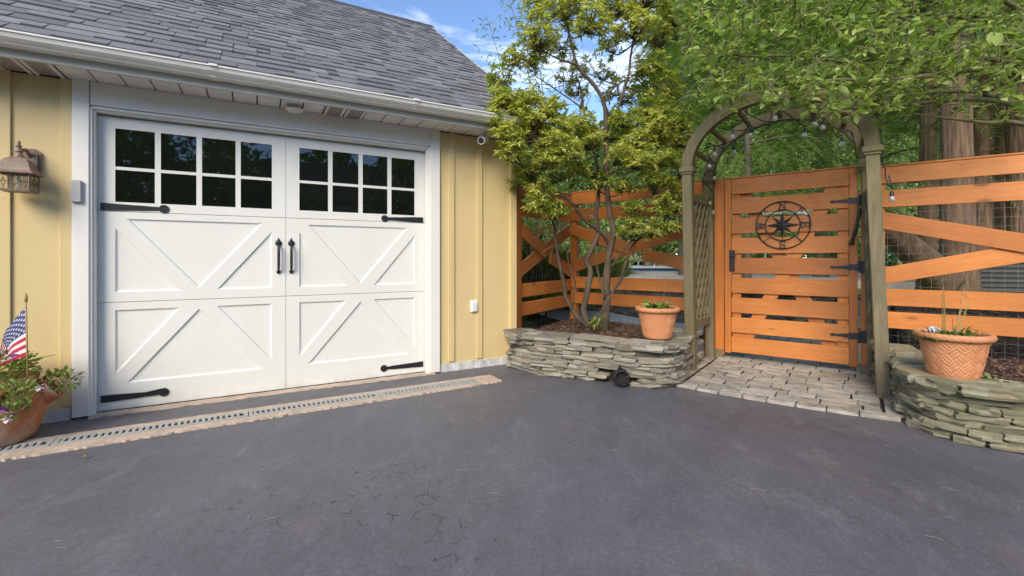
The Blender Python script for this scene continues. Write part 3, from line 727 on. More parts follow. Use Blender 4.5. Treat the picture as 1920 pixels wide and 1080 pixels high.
K = wall_item('door_keypad', 'small grey keypad box on the white door casing', 'keypad')
box('case', (-0.081, -0.100, 1.569), (0.064, 0.026, 0.155), M['keypad'], K, bevel=0.009)
box('cover_lip', (-0.081, -0.115, 1.500), (0.050, 0.006, 0.010), M['keypad'], K, bevel=0.002)
S = wall_item('security_camera', 'white bullet security camera under the garage eave', 'camera')
m_ = MB(); m_.lathe([(0.0, 0.0), (0.042, 0.0), (0.042, -0.012), (0.036, -0.018), (0.0, -0.018)], 20, (2.955, -0.22, SOF - 0.006)); m_.build('mount', M['white_plastic'], S, 40)
m_ = MB(); m_.tube([(2.955, -0.22, SOF - 0.02), (2.955, -0.235, SOF - 0.05), (2.94, -0.25, SOF - 0.062)], 0.012, 10); m_.build('joint', M['white_plastic'], S, True)
cd = Vector((-0.62, -0.62, -0.30)).normalized(); cq = cd.to_track_quat('Z', 'Y').to_matrix(); cc = Vector((2.94, -0.25, SOF - 0.085))
m_ = MB(); m_.lathe([(0.0, -0.075), (0.028, -0.075), (0.034, -0.068), (0.034, 0.055), (0.036, 0.056), (0.036, 0.078), (0.031, 0.078), (0.030, 0.066)], 22, cc, M=cq); m_.build('body', M['white_plastic'], S, 40)
m_ = MB(); m_.lathe([(0.030, 0.067), (0.016, 0.066), (0.015, 0.070), (0.010, 0.070), (0.0, 0.073)], 22, cc, M=cq); m_.build('lens', M['black_plastic'], S, 40)
O = wall_item('outlet_cover', 'white weatherproof outlet cover on the yellow wall', 'outlet')
box('plate', (2.922, WY - 0.006, 0.625), (0.078, 0.014, 0.124), M['white_plastic'], O, bevel=0.004)
box('flip_cover', (2.922, WY - 0.022, 0.618), (0.062, 0.022, 0.098), M['white_plastic'], O, bevel=0.006)
D = wall_item('soffit_light', 'round white ceiling light under the garage soffit', 'light')
m_ = MB(); m_.lathe([(0.0, 0), (0.035, 0), (0.035, -0.012), (0.010, -0.016), (0.010, -0.03)], 20, (1.27, -0.205, SOF - 0.006)); m_.build('base', M['white_plastic'], D, 40)
m_ = MB(); m_.lathe([(0.0, -0.028), (0.066, -0.030), (0.070, -0.034), (0.055, -0.048), (0.0, -0.054)], 24, (1.27, -0.205, SOF - 0.006)); m_.build('diffuser', M['white_plastic'], D, 40)

# ------------------------------------------------------------------ trench drain
drain = empty('trench_drain', G_LOC, G_ANG, 'long concrete trench drain with slotted grey grate before the garage door', 'drain')
def gy(x): return -0.595 + 0.012 * (x + 1)          # grate centre line
def edge_out(x): return gy(x) - 0.185 + 0.028 * max(0, min(1, (x + 0.5) / 3.4)) * 2.6
ragged_strip(-1.8, 2.93, lambda x: edge_out(x), lambda x: gy(x) - 0.066, -0.02, 0.012, 240, 0.009, 8).build('concrete_border', M['concrete'], drain)
ragged_strip(-1.8, 2.93, lambda x: gy(x) + 0.066, lambda x: gy(x) + 0.13, -0.02, 0.012, 120, 0.004, 9).build('concrete_border', M['concrete'], drain)
ragged_strip(2.735, 2.93, lambda x: gy(x) - 0.068, lambda x: gy(x) + 0.068, -0.02, 0.0118, 4, 0.001, 10).build('concrete_end', M['concrete'], drain)
m_ = MB(); m_.box((0.47, gy(0.47), 0.0025), (4.53, 0.13, 0.003), Matrix.Rotation(0.012, 3, 'Z')); m_.build('channel_shade', M['dark'], drain)  # flat near-black sheet painted as the shade below the grate
gxs = [-1.8, -1.07, -0.06, 0.95, 1.86, 2.73]
for a, b in zip(gxs[:-1], gxs[1:]):
    m_ = MB(); a2, b2 = a + 0.003, b - 0.003
    for s in (-1, 1): m_.box(((a2 + b2) / 2, gy((a + b) / 2) + s * 0.049, 0.009), (b2 - a2, 0.026, 0.011), Matrix.Rotation(0.012, 3, 'Z'))
    for e in (a2 + 0.012, b2 - 0.012): m_.box((e, gy(e), 0.0088), (0.024, 0.075, 0.011))
    x = a2 + 0.04
    while x < b2 - 0.03:
        m_.box((x, gy(x), 0.0088), (0.017, 0.076, 0.011)); x += 0.0335
    m_.build('grate', M['grate'], drain)

# ------------------------------------------------------------------ stones
def stone_variant(seed, round_=0.22, nx=5, ny=4, nz=3):
    """unit stone: rounded, chipped slab within -0.5..0.5"""
    bm = bmesh.new(); bmesh.ops.create_cube(bm, size=1.0)
    bmesh.ops.subdivide_edges(bm, edges=bm.edges[:], cuts=2, use_grid_fill=True)
    q = random.Random(seed); off = Vector((q.uniform(-50, 50), q.uniform(-50, 50), q.uniform(-50, 50)))
    sk = q.uniform(-.05, .05); sk2 = q.uniform(-.10, .10)
    for v in bm.verts:
        p = v.co
        e = sum(1 for c in p if abs(c) > 0.49)
        k = {1: 1.0, 2: 1 - round_ * 0.13, 3: 1 - round_ * 0.30}[max(e, 1)]
        d = Vector((p.x * k, p.y * k, p.z * (1 - (1 - k) * 1.0)))
        nn = Vector((noise.noise(p * 3.1 + off), noise.noise(p * 3.1 + off + Vector((9, 0, 0))), noise.noise(p * 3.1 + off + Vector((0, 9, 0)))))
        d += Vector((nn.x * 0.10, nn.y * 0.15, nn.z * 0.11))
        d.x += sk * p.z; d.z += sk2 * p.x * 0.6
        v.co = d
    me = bpy.data.meshes.new('stone'); bm.to_mesh(me); bm.free(); me['v'] = seed; smooth_mesh(me, 9); return me
STV = {}
def stones(matname):
    if matname not in STV:
        L_ = []
        for s in range(12):
            me = stone_variant(s + hash(matname) % 7 * 0 + len(STV) * 31); me.materials.append(M[matname]); L_.append(me)
        STV[matname] = L_
    return STV[matname]
def add_stone(parent, c, size, rz, matname, q, name='stone', tilt=0.03):
    o = bpy.data.objects.new(name, q.choice(stones(matname))); o.location = c; o.scale = size
    o.rotation_euler = (q.uniform(-tilt, tilt), q.uniform(-tilt, tilt), rz + (math.pi if q.random() < .5 else 0)); return link(o, parent)

class Path:
    def __init__(s, pts):
        s.p = spline([Vector((x, y, 0)) for x, y in pts], 8); s.c = [0]
        for a, b in zip(s.p[:-1], s.p[1:]): s.c.append(s.c[-1] + (b - a).length)
        s.L = s.c[-1]
    def at(s, d):
        d = max(0, min(s.L - 1e-6, d))
        for i in range(len(s.c) - 1):
            if s.c[i + 1] >= d: break
        t = (d - s.c[i]) / max(1e-9, s.c[i + 1] - s.c[i]); tg = (s.p[i + 1] - s.p[i]).normalized()
        return s.p[i].lerp(s.p[i + 1], t), tg

def dry_wall(parent, pts, H, matname, seed, inward, courses, lens=(0.16, 0.46), capd=0.30, thick=0.17, caplens=(0.3, 0.62), capth=0.055):
    """courses of ledge stone along a path, capped with wide slabs; inward = +1 if the bed lies left of the path"""
    q = random.Random(seed); P = Path(pts); z = 0.0
    hs = [q.uniform(0.8, 1.25) for _ in range(courses)]; sc = (H - capth) / sum(hs); hs = [h * sc for h in hs]
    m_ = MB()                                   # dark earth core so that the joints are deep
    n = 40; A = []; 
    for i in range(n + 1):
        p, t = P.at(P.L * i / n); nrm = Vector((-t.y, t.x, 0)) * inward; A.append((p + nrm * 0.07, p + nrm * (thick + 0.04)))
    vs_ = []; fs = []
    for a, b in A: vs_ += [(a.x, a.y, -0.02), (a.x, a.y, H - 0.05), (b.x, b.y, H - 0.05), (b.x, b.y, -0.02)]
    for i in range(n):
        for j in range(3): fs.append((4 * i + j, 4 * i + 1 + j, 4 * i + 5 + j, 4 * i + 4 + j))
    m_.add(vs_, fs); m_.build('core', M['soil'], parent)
    for c, h in enumerate(hs):
        d = -q.uniform(0, 0.2)
        while d < P.L:
            w = q.uniform(*lens); mid = d + w / 2
            if mid > P.L: break
            p, t = P.at(mid); p0, _ = P.at(d); p1, _ = P.at(d + w)
            ch = (p1 - p0).length if 0 < d and d + w < P.L else w
            if ch > 0.05:
                nrm = Vector((-t.y, t.x, 0)) * inward; pr = q.uniform(-0.028, 0.022) + (H - z) * -0.03
                dep = thick * q.uniform(0.85, 1.1); cpos = (p0 + p1) / 2 if 0 < d and d + w < P.L else p
                cpos = cpos + nrm * (dep / 2 + pr)
                if q.random() < 0.16 and h > 0.045:      # two thin stones instead of one
                    for hh in (0.27, 0.75): add_stone(parent, (cpos.x, cpos.y, z + h * hh), (w * 0.985, dep, h * 0.47), math.atan2(t.y, t.x), matname, q)
                else: add_stone(parent, (cpos.x, cpos.y, z + h / 2), (w * 0.985, dep, h * 0.97), math.atan2(t.y, t.x), matname, q)
            d += w + 0.004
        z += h
    d = 0.0
    while d < P.L - 0.1:
        w = min(q.uniform(*caplens), P.L - d); p, t = P.at(d + w / 2); nrm = Vector((-t.y, t.x, 0)) * inward
        dep = capd * q.uniform(0.85, 1.15); cp = p + nrm * (dep / 2 - 0.03)
        add_stone(parent, (cp.x, cp.y, H - capth / 2 + q.uniform(-.004, .006)), (w * 1.02, dep, capth * q.uniform(0.95, 1.25)), math.atan2(t.y, t.x), matname, q, 'cap_stone', 0.015)
        d += w + 0.006

plw = empty('stone_planter_wall', (0, 0, 0), 0, 'curved grey dry-stone planter wall beside the garage corner', 'stone wall')
PL_L = [(0.0, 4.80), (0.0, 4.62), (0.20, 4.42), (0.45, 4.30), (0.70, 4.17), (1.0, 3.97), (1.20, 3.885), (1.37, 3.91), (1.52, 4.08), (1.66, 4.36), (1.95, 4.78)]
dry_wall(plw, PL_L, 0.37, 'stone', 21, 1, 7, lens=(0.12, 0.38), caplens=(0.24, 0.5))
prw = empty('stone_planter_wall', (0, 0, 0), 0, 'mossy green dry-stone planter wall right of the arbor', 'stone wall')
PR_L = [(3.30, 4.18), (3.10, 3.86), (2.93, 3.50), (2.76, 3.28), (2.655, 3.10), (2.63, 2.93), (2.70, 2.76), (2.84, 2.65), (3.05, 2.56), (3.45, 2.45), (3.9, 2.36)]
dry_wall(prw, PR_L, 0.345, 'stone_moss', 33, 1, 6, lens=(0.14, 0.34), capd=0.30, caplens=(0.2, 0.38))
q = random.Random(2)
add_stone(prw, (3.16, 3.52, 0.33), (0.62, 0.36, 0.06), math.radians(57), 'stone_moss', q, 'cap_stone', 0.0)

# beds: soil + bark chips
def inside(poly, x, y):
    r = False; n = len(poly)
    for i in range(n):
        (x1, y1), (x2, y2) = poly[i], poly[i - 1]
        if (y1 > y) != (y2 > y) and x < (x2 - x1) * (y - y1) / (y2 - y1) + x1: r = not r
    return r
def bed(name, poly, z, label, chips, seed, slope=None):
    zf = slope or (lambda x, y: z)
    n = len(poly); cx = sum(p[0] for p in poly) / n; cy = sum(p[1] for p in poly) / n
    m_ = MB(); m_.add([(x, y, zf(x, y)) for x, y in poly] + [(cx, cy, zf(cx, cy))] + [(x, y, -0.03) for x, y in poly], [(i, (i + 1) % n, n) for i in range(n)] + [(n + 1 + i, n + 1 + (i + 1) % n, (i + 1) % n, i) for i in range(n)])
    tag(m_.build(name, M['soil']), label, 'mulch bed', kind='structure')
    g = np.random.default_rng(seed); xs = [p[0] for p in poly]; ys = [p[1] for p in poly]; V = []; Fc = []
    while len(V) < chips * 8:
        x, y = g.uniform(min(xs), max(xs)), g.uniform(min(ys), max(ys))
        if not inside(poly, x, y): continue
        l, w, h = g.uniform(.02, .065), g.uniform(.007, .02), g.uniform(.003, .008); a = g.uniform(0, 6.28); tl = g.uniform(-.5, .5)
        u_ = Vector((math.cos(a) * math.cos(tl), math.sin(a) * math.cos(tl), math.sin(tl))); w_ = Vector((-math.sin(a), math.cos(a), g.uniform(-.4, .4))).normalized(); n_ = u_.cross(w_)
        c = Vector((x, y, zf(x, y) + g.uniform(0.0, 0.02))); b0 = len(V)
        for sx in (-1, 1):
            for sy in (-1, 1):
                for sz in (-1, 1): V.append(c + u_ * (sx * l / 2) + w_ * (sy * w / 2) + n_ * (sz * h / 2))
        Fc += [[b0 + i for i in f] for f in ((0, 1, 3, 2), (4, 6, 7, 5), (0, 4, 5, 1), (2, 3, 7, 6), (0, 2, 6, 4), (1, 5, 7, 3))]
    o = bpy.data.objects.new('mulch_chips', np_mesh('mulch_chips', np.array([tuple(p) for p in V]), np.array(Fc), M['mulch']))
    link(o); tag(o, 'brown bark chips covering ' + label.split(' ', 2)[2], 'mulch', kind='stuff')
bed('mulch_bed', [(0.06, 4.90), (0.08, 4.72), (0.30, 4.52), (0.75, 4.30), (1.1, 4.10), (1.33, 4.05), (1.5, 4.35), (1.75, 4.75), (2.05, 5.15), (1.5, 5.62), (0.80, 6.15), (0.55, 5.75)], 0.285, 'dark mulch bed around the multi-stemmed shrub', 5200, 1)
bed('mulch_bed', [(3.32, 4.25), (3.05, 3.65), (2.86, 3.25), (2.80, 2.98), (2.88, 2.86), (3.1, 2.74), (3.5, 2.62), (4.2, 2.5), (5.2, 2.4), (5.2, 2.85), (3.5, 4.13)], 0.275, 'dark mulch bed behind the mossy wall', 6000, 2)

# drain pipe in the planter wall
pipe = empty('drain_pipe', (0.948, 4.005, 0.085), 0, 'black corrugated drain pipe poking from the stone planter wall', 'pipe')
for st_ in [o for o in plw.children if o.name.startswith('stone')]:      # leave the wall open where the pipe comes through
    d_ = Vector((st_.location.x - 0.955, st_.location.y - 4.06, 0))
    if d_.length < 0.10 and st_.location.z < 0.15: bpy.data.objects.remove(st_)
pd = Vector((-0.12, -1.0, -0.03)).normalized(); pm = pd.to_track_quat('Z', 'Y').to_matrix()
prof_o = []; 
for i in range(19): prof_o.append((0.066 + 0.006 * (1 if i % 4 < 2 else -1) * 0.7, -0.10 + 0.19 * i / 18))
m_ = MB(); m_.lathe(prof_o + [(0.058, 0.09), (0.056, -0.10)], 26, (0, 0, 0), M=pm); m_.build('corrugated_wall', M['black_plastic'], pipe, 40)
m_ = MB(); m_.lathe([(0.0, 0.045), (0.058, 0.045)], 26, (0, 0, 0), M=pm); m_.build('shade_disc', M['dark'], pipe)  # near-black disc, the shade inside the pipe painted as colour

# ------------------------------------------------------------------ paver path
m_ = MB(); m_.add([tuple(fw(t, b, 0.004)) for t, b in ((-0.42, -1.10), (-0.1, -1.42), (1.40, -1.33), (1.46, -0.2), (1.5, 2.1), (-2.2, 2.1), (-2.2, 0.6), (-0.5, 0.3))], [list(range(8))])
path = m_.build('paver_path', M['joint']); tag(path, 'tumbled tan paver path running through the arbor gate', 'path', kind='structure')
pq = random.Random(77)
def paver(poly, z1, edge=1):
    """one tumbled paver from a quad in fence coordinates (t, b)"""
    c = [sum(p[0] for p in poly) / len(poly), sum(p[1] for p in poly) / len(poly)]
    ring = []
    n = len(poly)
    for i in range(n):
        a, p, b = Vector(poly[i - 1]), Vector(poly[i]), Vector(poly[(i + 1) % n])
        for tgt in (a, b):
            d = (tgt - p); k = min(0.005 + pq.uniform(0, 0.008), d.length * 0.3); ring.append(p + d.normalized() * k)
    # order: for every corner the point toward the previous one comes first
    m_ = MB(); k = len(ring); C = Vector(c)
    lo = [(*(p), 0.0) for p in ring]; mid = [(p.x, p.y, z1 - 0.003) for p in ring]; top = [(*(C + (p - C) * 0.972), z1 + pq.uniform(-.001, .001)) for p in ring]
    W = lambda p: tuple(fw(p[0], p[1], p[2]))
    m_.add([W(p) for p in lo + mid], [(i, (i + 1) % k, k + (i + 1) % k, k + i) for i in range(k)], edge)
    m_.add([W(p) for p in lo + mid + top], [(k + i, k + (i + 1) % k, 2 * k + (i + 1) % k, 2 * k + i) for i in range(k)] + [[2 * k + i for i in range(k)]])
    return m_.build('paver', [M['paver'], M['joint']], path)
def front_edge(t): return -1.395 + 0.03 * (t - 0.6) - 0.05 * math.sin((t + 0.1) / 1.5 * math.pi)
tb = [-0.30, -0.10, 0.075, 0.25, 0.43, 0.60, 0.79, 0.98, 1.17, 1.40]
g_ = 0.0036
for a, b in zip(tb[:-1], tb[1:]):
    if a < -0.15: continue
    paver([(a + g_, front_edge(a)), (b - g_, front_edge(b)), (b - g_, front_edge(b) + 0.105), (a + g_, front_edge(a) + 0.105)], 0.024, 0)
def clipped(t0, t1, b0, b1):
    j = lambda: pq.uniform(-0.006, 0.006)
    return [(t0 + g_ + j(), b0 + 1.9 * g_ + j()), (t1 - g_ + j(), b0 + 1.9 * g_ + j()), (t1 - g_ + j(), b1 - 1.9 * g_ + j()), (t0 + g_ + j(), b1 - 1.9 * g_ + j())]
b = front_edge(0.6) + 0.112; row = 0
rows = [0.145, 0.125, 0.15, 0.13, 0.145, 0.135, 0.15, 0.125, 0.145, 0.14, 0.15, 0.13, 0.145, 0.14, 0.145, 0.135, 0.15, 0.14, 0.14, 0.15, 0.14, 0.14, 0.14]
for h in [r_ * 1.16 for r_ in rows[:-3]]:
    left = -0.06 if b < -0.12 else -2.1
    right = 1.30 if b < 0.0 else 1.46
    t = left + (0 if row % 2 else -0.11)
    while t < right - 0.05:
        w = pq.choice((0.19, 0.23, 0.26, 0.29)); t1 = min(t + w, right)
        if right - t1 < 0.07: t1 = right
        ta = max(t, left); 
        if t1 - ta > 0.05:
            bl = max(b, front_edge(ta) + 0.112); bh = b + h
            if bh - bl > 0.04: paver(clipped(ta, t1, bl, bh), 0.022)
        t = t1
    b += h; row += 1
# long border stones on both sides, set along the path
for (tl, tr) in ((-0.30, -0.075), (1.315, 1.43)):
    b = -1.32 if tl > 0 else -1.30
    while b < -0.12:
        l = pq.uniform(0.22, 0.34); paver([(tl + g_, b + g_), (tr - g_, b + g_), (tr - g_, min(b + l, -0.1) - g_), (tl + g_, min(b + l, -0.1) - g_)] if tl > 0 else
              [(tl - 0.02 + g_ + (b + 1.3) * 0.10, b + g_), (tr - g_, b + g_), (tr - g_, min(b + l, -0.1) - g_), (tl - 0.02 + g_ + (b + l + 1.3) * 0.10, min(b + l, -0.1) - g_)], 0.023); b += l

# ------------------------------------------------------------------ orange fences and gate
def board(parent, a, b, w, th, mat='orange', name='board', yoff=0.0):
    """plank from a to b (x, z in the panel's plane), w tall, th thick"""
    (xa, za), (xb, zb) = a, b; L_ = math.hypot(xb - xa, zb - za)
    return box(name, ((xa + xb) / 2, yoff, (za + zb) / 2), (L_, th, w), M[mat], parent, rot=(0, -math.atan2(zb - za, xb - xa), 0), bevel=0.003)
def screws(parent, pts, y):
    for (x, z) in pts:
        o = bpy.data.objects.new('screw', SCREW); o.location = (x, y, z); link(o, parent)
_m = MB(); _m.lathe([(0.0, 0.0016), (0.0035, 0.0012), (0.0045, 0.0)], 8, M=Matrix.Rotation(math.radians(90), 3, 'X')); SCREW = _m.mesh('screw', M['iron'])
def wire_mesh(parent, x0, x1, z0, z1, y, cell=0.075):
    m_ = MB(); x = x0
    while x <= x1: m_.bar((x, y, z0), (x, y, z1), 0.0018, 0.0018, (1, 0, 0)); x += cell
    z = z0
    while z <= z1: m_.bar((x0, y, z), (x1, y, z), 0.0018, 0.0018); z += cell
    m_.build('wire_mesh', M['wire'], parent)
def fence(label, loc, ang, L_, posts, dz=0.0, z_low=0.25, cross=None):
    f = empty('board_fence', loc, ang, label, 'fence', 'orange board fences')
    for x, top, bot in posts: box('post', (x, 0.058, (top + bot) / 2), (0.09, 0.09, top - bot), M['orange_v'], f, bevel=0.004)
    for zc, h in ((1.868, 0.15), (1.652, 0.155), (0.752, 0.152), (0.545, 0.150)):
        board(f, (0.0, zc + dz), (L_, zc + dz), h, 0.022)
    box('top_cap', (L_ / 2, 0.02, 1.953 + dz), (L_ + 0.02, 0.075, 0.016), M['orange'], f, bevel=0.003)
    zc = 1.165 + dz; k = L_ / 2
    zt, zb = 1.47 + dz, 0.93 + dz
    if cross: zt, zb, k = cross
    board(f, (0.0, zt), (k - 0.02, zc + (zt - zc) * 0.03), 0.15, 0.022, name='brace'); board(f, (0.0, zb), (L_, zb + (zt - zb) * 1.02), 0.15, 0.022, name='brace', yoff=0.0235)
    board(f, (k + 0.10, zc - 0.05), (L_, zb + 0.0), 0.15, 0.022, name='brace')
    screws(f, [(x, zc_ + dz + s_) for x in (0.03, L_ - 0.03) for zc_ in (1.868, 1.652, 0.752, 0.545) for s_ in (-.045, .045)], -0.0112)
    wire_mesh(f, 0.02, L_ - 0.02, z_low, 1.80, 0.0465)
    return f
fence('orange board fence right of the arbor with crossed braces', fw(1.285, 0.0), F_ANG, 2.36, ((0.03, 1.93, 0.0), (2.33, 1.93, 0.0)), 0.0)
fence('orange board fence between corner post and arbor behind the shrub', fw(-1.93, 0.0), F_ANG, 1.76, ((0.02, 1.97, 0.0), (1.74, 1.97, 0.0)), 0.035, 0.29, (1.50, 0.99, 0.90))
c0 = Vector((0.05, 4.97, 0)); c1 = fw(-1.93, 0.0); dv = c1 - c0
f1 = fence('short orange board fence joining the garage corner', c0, math.atan2(dv.y, dv.x), dv.length - 0.03, ((0.02, 1.93, 0.28),), 0.0, 0.29)
box('post', (0.012, -0.018, 1.10), (0.085, 0.03, 1.62), M['orange_v'], f1, bevel=0.004)

gate = empty('garden_gate', F_LOC, F_ANG, 'orange slatted wooden gate with black strap hinges under the arbor', 'gate')
for k in range(9):
    z = 1.965 - 0.2135 * k; board(gate, (0.062, z - 0.0825), (1.092, z - 0.0825), 0.165, 0.02)
screws(gate, [(x, 1.965 - 0.2135 * k - 0.0825 + s_) for k in range(9) for x in (0.105, 1.05) for s_ in (-.05, .05)], -0.0102)
box('top_cap', (0.585, 0.012, 1.975), (1.17, 0.06, 0.014), M['orange'], gate)
box('stile', (0.028, -0.002, 1.022), (0.062, 0.024, 1.886), M['orange_v'], gate); box('stile', (1.127, -0.002, 1.022), (0.064, 0.024, 1.886), M['orange_v'], gate)
for x in (0.11, 1.045): box('rear_stile', (x, 0.0235, 1.01), (0.085, 0.024, 1.84), M['orange_v'], gate)
for a, b, yo in (((0.16, 0.16), (0.99, 1.83), 0.0235), ((0.16, 1.83), (0.99, 0.16), 0.0475)): board(gate, a, b, 0.12, 0.022, name='brace', yoff=yo)
def strap_gate(z):
    m_ = MB(); xs = 1.205
    m_.box((xs, -0.020, z), (0.042, 0.008, 0.115)); m_.tube([(1.175, -0.021, z - 0.05), (1.175, -0.021, z + 0.05)], 0.008, 10)
    top = [(1.172, 0.034), (1.12, 0.026), (1.10, 0.031), (1.085, 0.020), (1.03, 0.013), (0.985, 0.009), (0.965, 0.014), (0.950, 0.010), (0.944, 0.0)]
    poly = top + [(x, -h) for x, h in reversed(top[:-1])]; k = len(poly)
    m_.add([(x, -0.0145, z + h) for x, h in poly] + [(x, -0.0195, z + h) for x, h in poly], [list(range(k))[::-1], [k + i for i in range(k)]] + [(i, k + i, k + (i + 1) % k, (i + 1) % k) for i in range(k)])
    for x in (1.14, 1.07, 0.965): m_.lathe([(0.0, -0.005), (0.006, -0.003), (0.007, 0)], 8, (x, -0.0195, z), M=Matrix.Rotation(math.radians(90), 3, 'X') @ Matrix.Scale(-1, 3, Vector((0, 0, 1))) @ Matrix.Scale(-1, 3, Vector((0, 0, 1))))
    for dz in (-0.04, 0.04): m_.box((xs, -0.026, z + dz), (0.012, 0.005, 0.012))
    m_.build('strap_hinge', M['iron'], gate, 40)
for z in (1.655, 1.022, 0.372): strap_gate(z)
m_ = MB(); m_.tube(spline([(1.175, -0.03, 1.57), (1.168, -0.045, 1.50), (1.14, -0.045, 1.36), (1.115, -0.035, 1.26)], 5), 0.013, 8); m_.lathe([(0, -.02), (.02, -.01), (.02, .01), (0, .02)], 12, (1.113, -0.034, 1.25)); m_.build('gate_spring', M['iron'], gate, True)
m_ = MB(); m_.box((0.070, -0.022, 1.083), (0.052, 0.016, 0.225)); m_.box((0.070, -0.040, 1.135), (0.014, 0.03, 0.014)); m_.box((0.088, -0.055, 1.135), (0.055, 0.012, 0.016)); m_.lathe([(0.0, -0.010), (0.012, -0.009), (0.013, 0)], 12, (0.070, -0.030, 1.02), M=Matrix.Rotation(math.radians(90), 3, 'X')); m_.build('latch', M['black_plastic'], gate, 40)
gp = empty('gate_post', fw(-0.065, 0.03), F_ANG, 'orange latch post left of the slatted gate', 'post', 'gate posts'); box('timber', (0, 0, 0.99), (0.085, 0.09, 1.98), M['orange_v'], gp); box('stop_strip', (0.045, -0.02, 1.0), (0.016, 0.03, 1.9), M['orange_v'], gp); box('base_block', (-0.005, -0.005, 0.055), (0.10, 0.105, 0.11), M['grey_wood'], gp)
gp = empty('gate_post', fw(1.225, 0.025), F_ANG, 'orange hinge post right of the slatted gate', 'post', 'gate posts'); box('timber', (0, 0, 0.99), (0.085, 0.09, 1.98), M['orange_v'], gp); box('base_block', (0.0, -0.005, 0.055), (0.10, 0.105, 0.11), M['grey_wood'], gp)

# compass ornament
comp = empty('compass_ornament', fw(0.545, -0.024, 1.447), F_ANG, 'round black metal compass rose hung on the orange gate', 'ornament')
def ring(R_, r_, name):
    m_ = MB(); n = 56; pts = [(R_ * math.cos(2 * math.pi * i / n), 0, R_ * math.sin(2 * math.pi * i / n)) for i in range(n)]
    for i in range(n): m_.tube([pts[i], pts[(i + 1) % n]], r_, 6, False)
    m_.build(name, M['iron'], comp)
ring(0.242, 0.0055, 'outer_ring'); ring(0.155, 0.005, 'inner_ring')
for k in range(8):
    a = math.pi / 4 * k; L_, w = (0.150, 0.024) if k % 2 == 0 else (0.135, 0.018); m_ = MB()
    d = Vector((math.cos(a), 0, math.sin(a))); s = Vector((-math.sin(a), 0, math.cos(a)))
    pts = [Vector((0, -0.014, 0)), d * 0.03 + s * w, d * L_, d * 0.03 - s * w, Vector((0, 0.003, 0))]
    m_.add(pts, [(0, 2, 1), (0, 3, 2), (4, 1, 2), (4, 2, 3)]); m_.build('star_point', M['iron'], comp)
    if k % 2: m_ = MB(); m_.bar(d * 0.135, d * 0.242, 0.007, 0.007, (0, 1, 0)); m_.build('spoke', M['iron'], comp)
    else: m_ = MB(); m_.bar(d * 0.148, d * 0.162, 0.006, 0.006, (0, 1, 0)); m_.build('spoke', M['iron'], comp)
LET = {'N': [((-.5, -.5), (-.5, .5)), ((-.5, .5), (.5, -.5)), ((.5, -.5), (.5, .5)), ((-.72, .5), (-.3, .5)), ((-.72, -.5), (-.28, -.5)), ((.28, .5), (.72, .5))],
       'S': [((.45, .5), (-.45, .5)), ((-.45, .5), (-.45, .05)), ((-.45, .05), (.45, -.05)), ((.45, -.05), (.45, -.5)), ((.45, -.5), (-.45, -.5)), ((.45, .5), (.45, .28)), ((-.45, -.5), (-.45, -.28))],
       'E': [((-.4, -.5), (-.4, .5)), ((-.6, .5), (.5, .5)), ((-.4, 0), (.3, 0)), ((-.6, -.5), (.5, -.5)), ((.5, .5), (.5, .28)), ((.5, -.5), (.5, -.28)), ((.3, .12), (.3, -.12))],
       'W': [((-.65, .5), (-.32, -.5)), ((-.32, -.5), (0, .4)), ((0, .4), (.32, -.5)), ((.32, -.5), (.65, .5)), ((-.85, .5), (-.45, .5)), ((.45, .5), (.85, .5))]}
for ch, a in (('N', 90), ('E', 0), ('S', 270), ('W', 180)):
    m_ = MB(); th = math.radians(a); up = Vector((math.cos(th), 0, math.sin(th))); rt = Vector((math.sin(th), 0, -math.cos(th))); c = up * 0.199
    for (p, q_) in LET[ch]:
        A = c + rt * (p[0] * 0.050) + up * (p[1] * 0.066); B = c + rt * (q_[0] * 0.050) + up * (q_[1] * 0.066); e = (B - A).normalized() * 0.003
        m_.bar(A - e, B + e, 0.006, 0.009, (0, 1, 0))
    m_.build('letter', M['iron'], comp)

# ------------------------------------------------------------------ arbor
arbor = empty('garden_arbor', fw(-0.1, -0.7), F_ANG, 'weathered wooden arbor with arched top over the gate', 'arbor')
AO = fw(-0.1, -0.7)
def aw(v): return Matrix.Rotation(-F_ANG, 3, 'Z') @ (Vector(v) - AO)      # world -> arbor local
FL, FR = Vector((1.755, 4.50, 0)), Vector((2.945, 3.64, 0)); BK = FB * 0.74
lean = {0: Vector((-0.035, 0.0, 0)), 1: Vector((-0.085, 0.01, 0))}
SPR = 1.955
posts = {}
def leg(base, ln, name='post', sz=0.092, h=SPR):
    a, b = aw(base), aw(base + ln + Vector((0, 0, h))); m_ = MB(); s = sz / 2
    cs = [(-s, -s), (s, -s), (s, s), (-s, s)]; c = 0.006
    ring = []
    for i, (x, y) in enumerate(cs):
        px_, py_ = cs[i - 1]; nx_, ny_ = cs[(i + 1) % 4]
        ring.append((x + (c if px_ > x else -c if px_ < x else 0), y + (c if py_ > y else -c if py_ < y else 0))); ring.append((x + (c if nx_ > x else -c if nx_ < x else 0), y + (c if ny_ > y else -c if ny_ < y else 0)))
    n = 8; m_.add([(a.x + x, a.y + y, -0.01) for x, y in ring] + [(b.x + x, b.y + y, b.z) for x, y in ring], [(i, (i + 1) % n, n + (i + 1) % n, n + i) for i in range(n)] + [list(range(n))[::-1], [n + i for i in range(n)]])
    m_.build(name, M['grey_wood'], arbor); return b
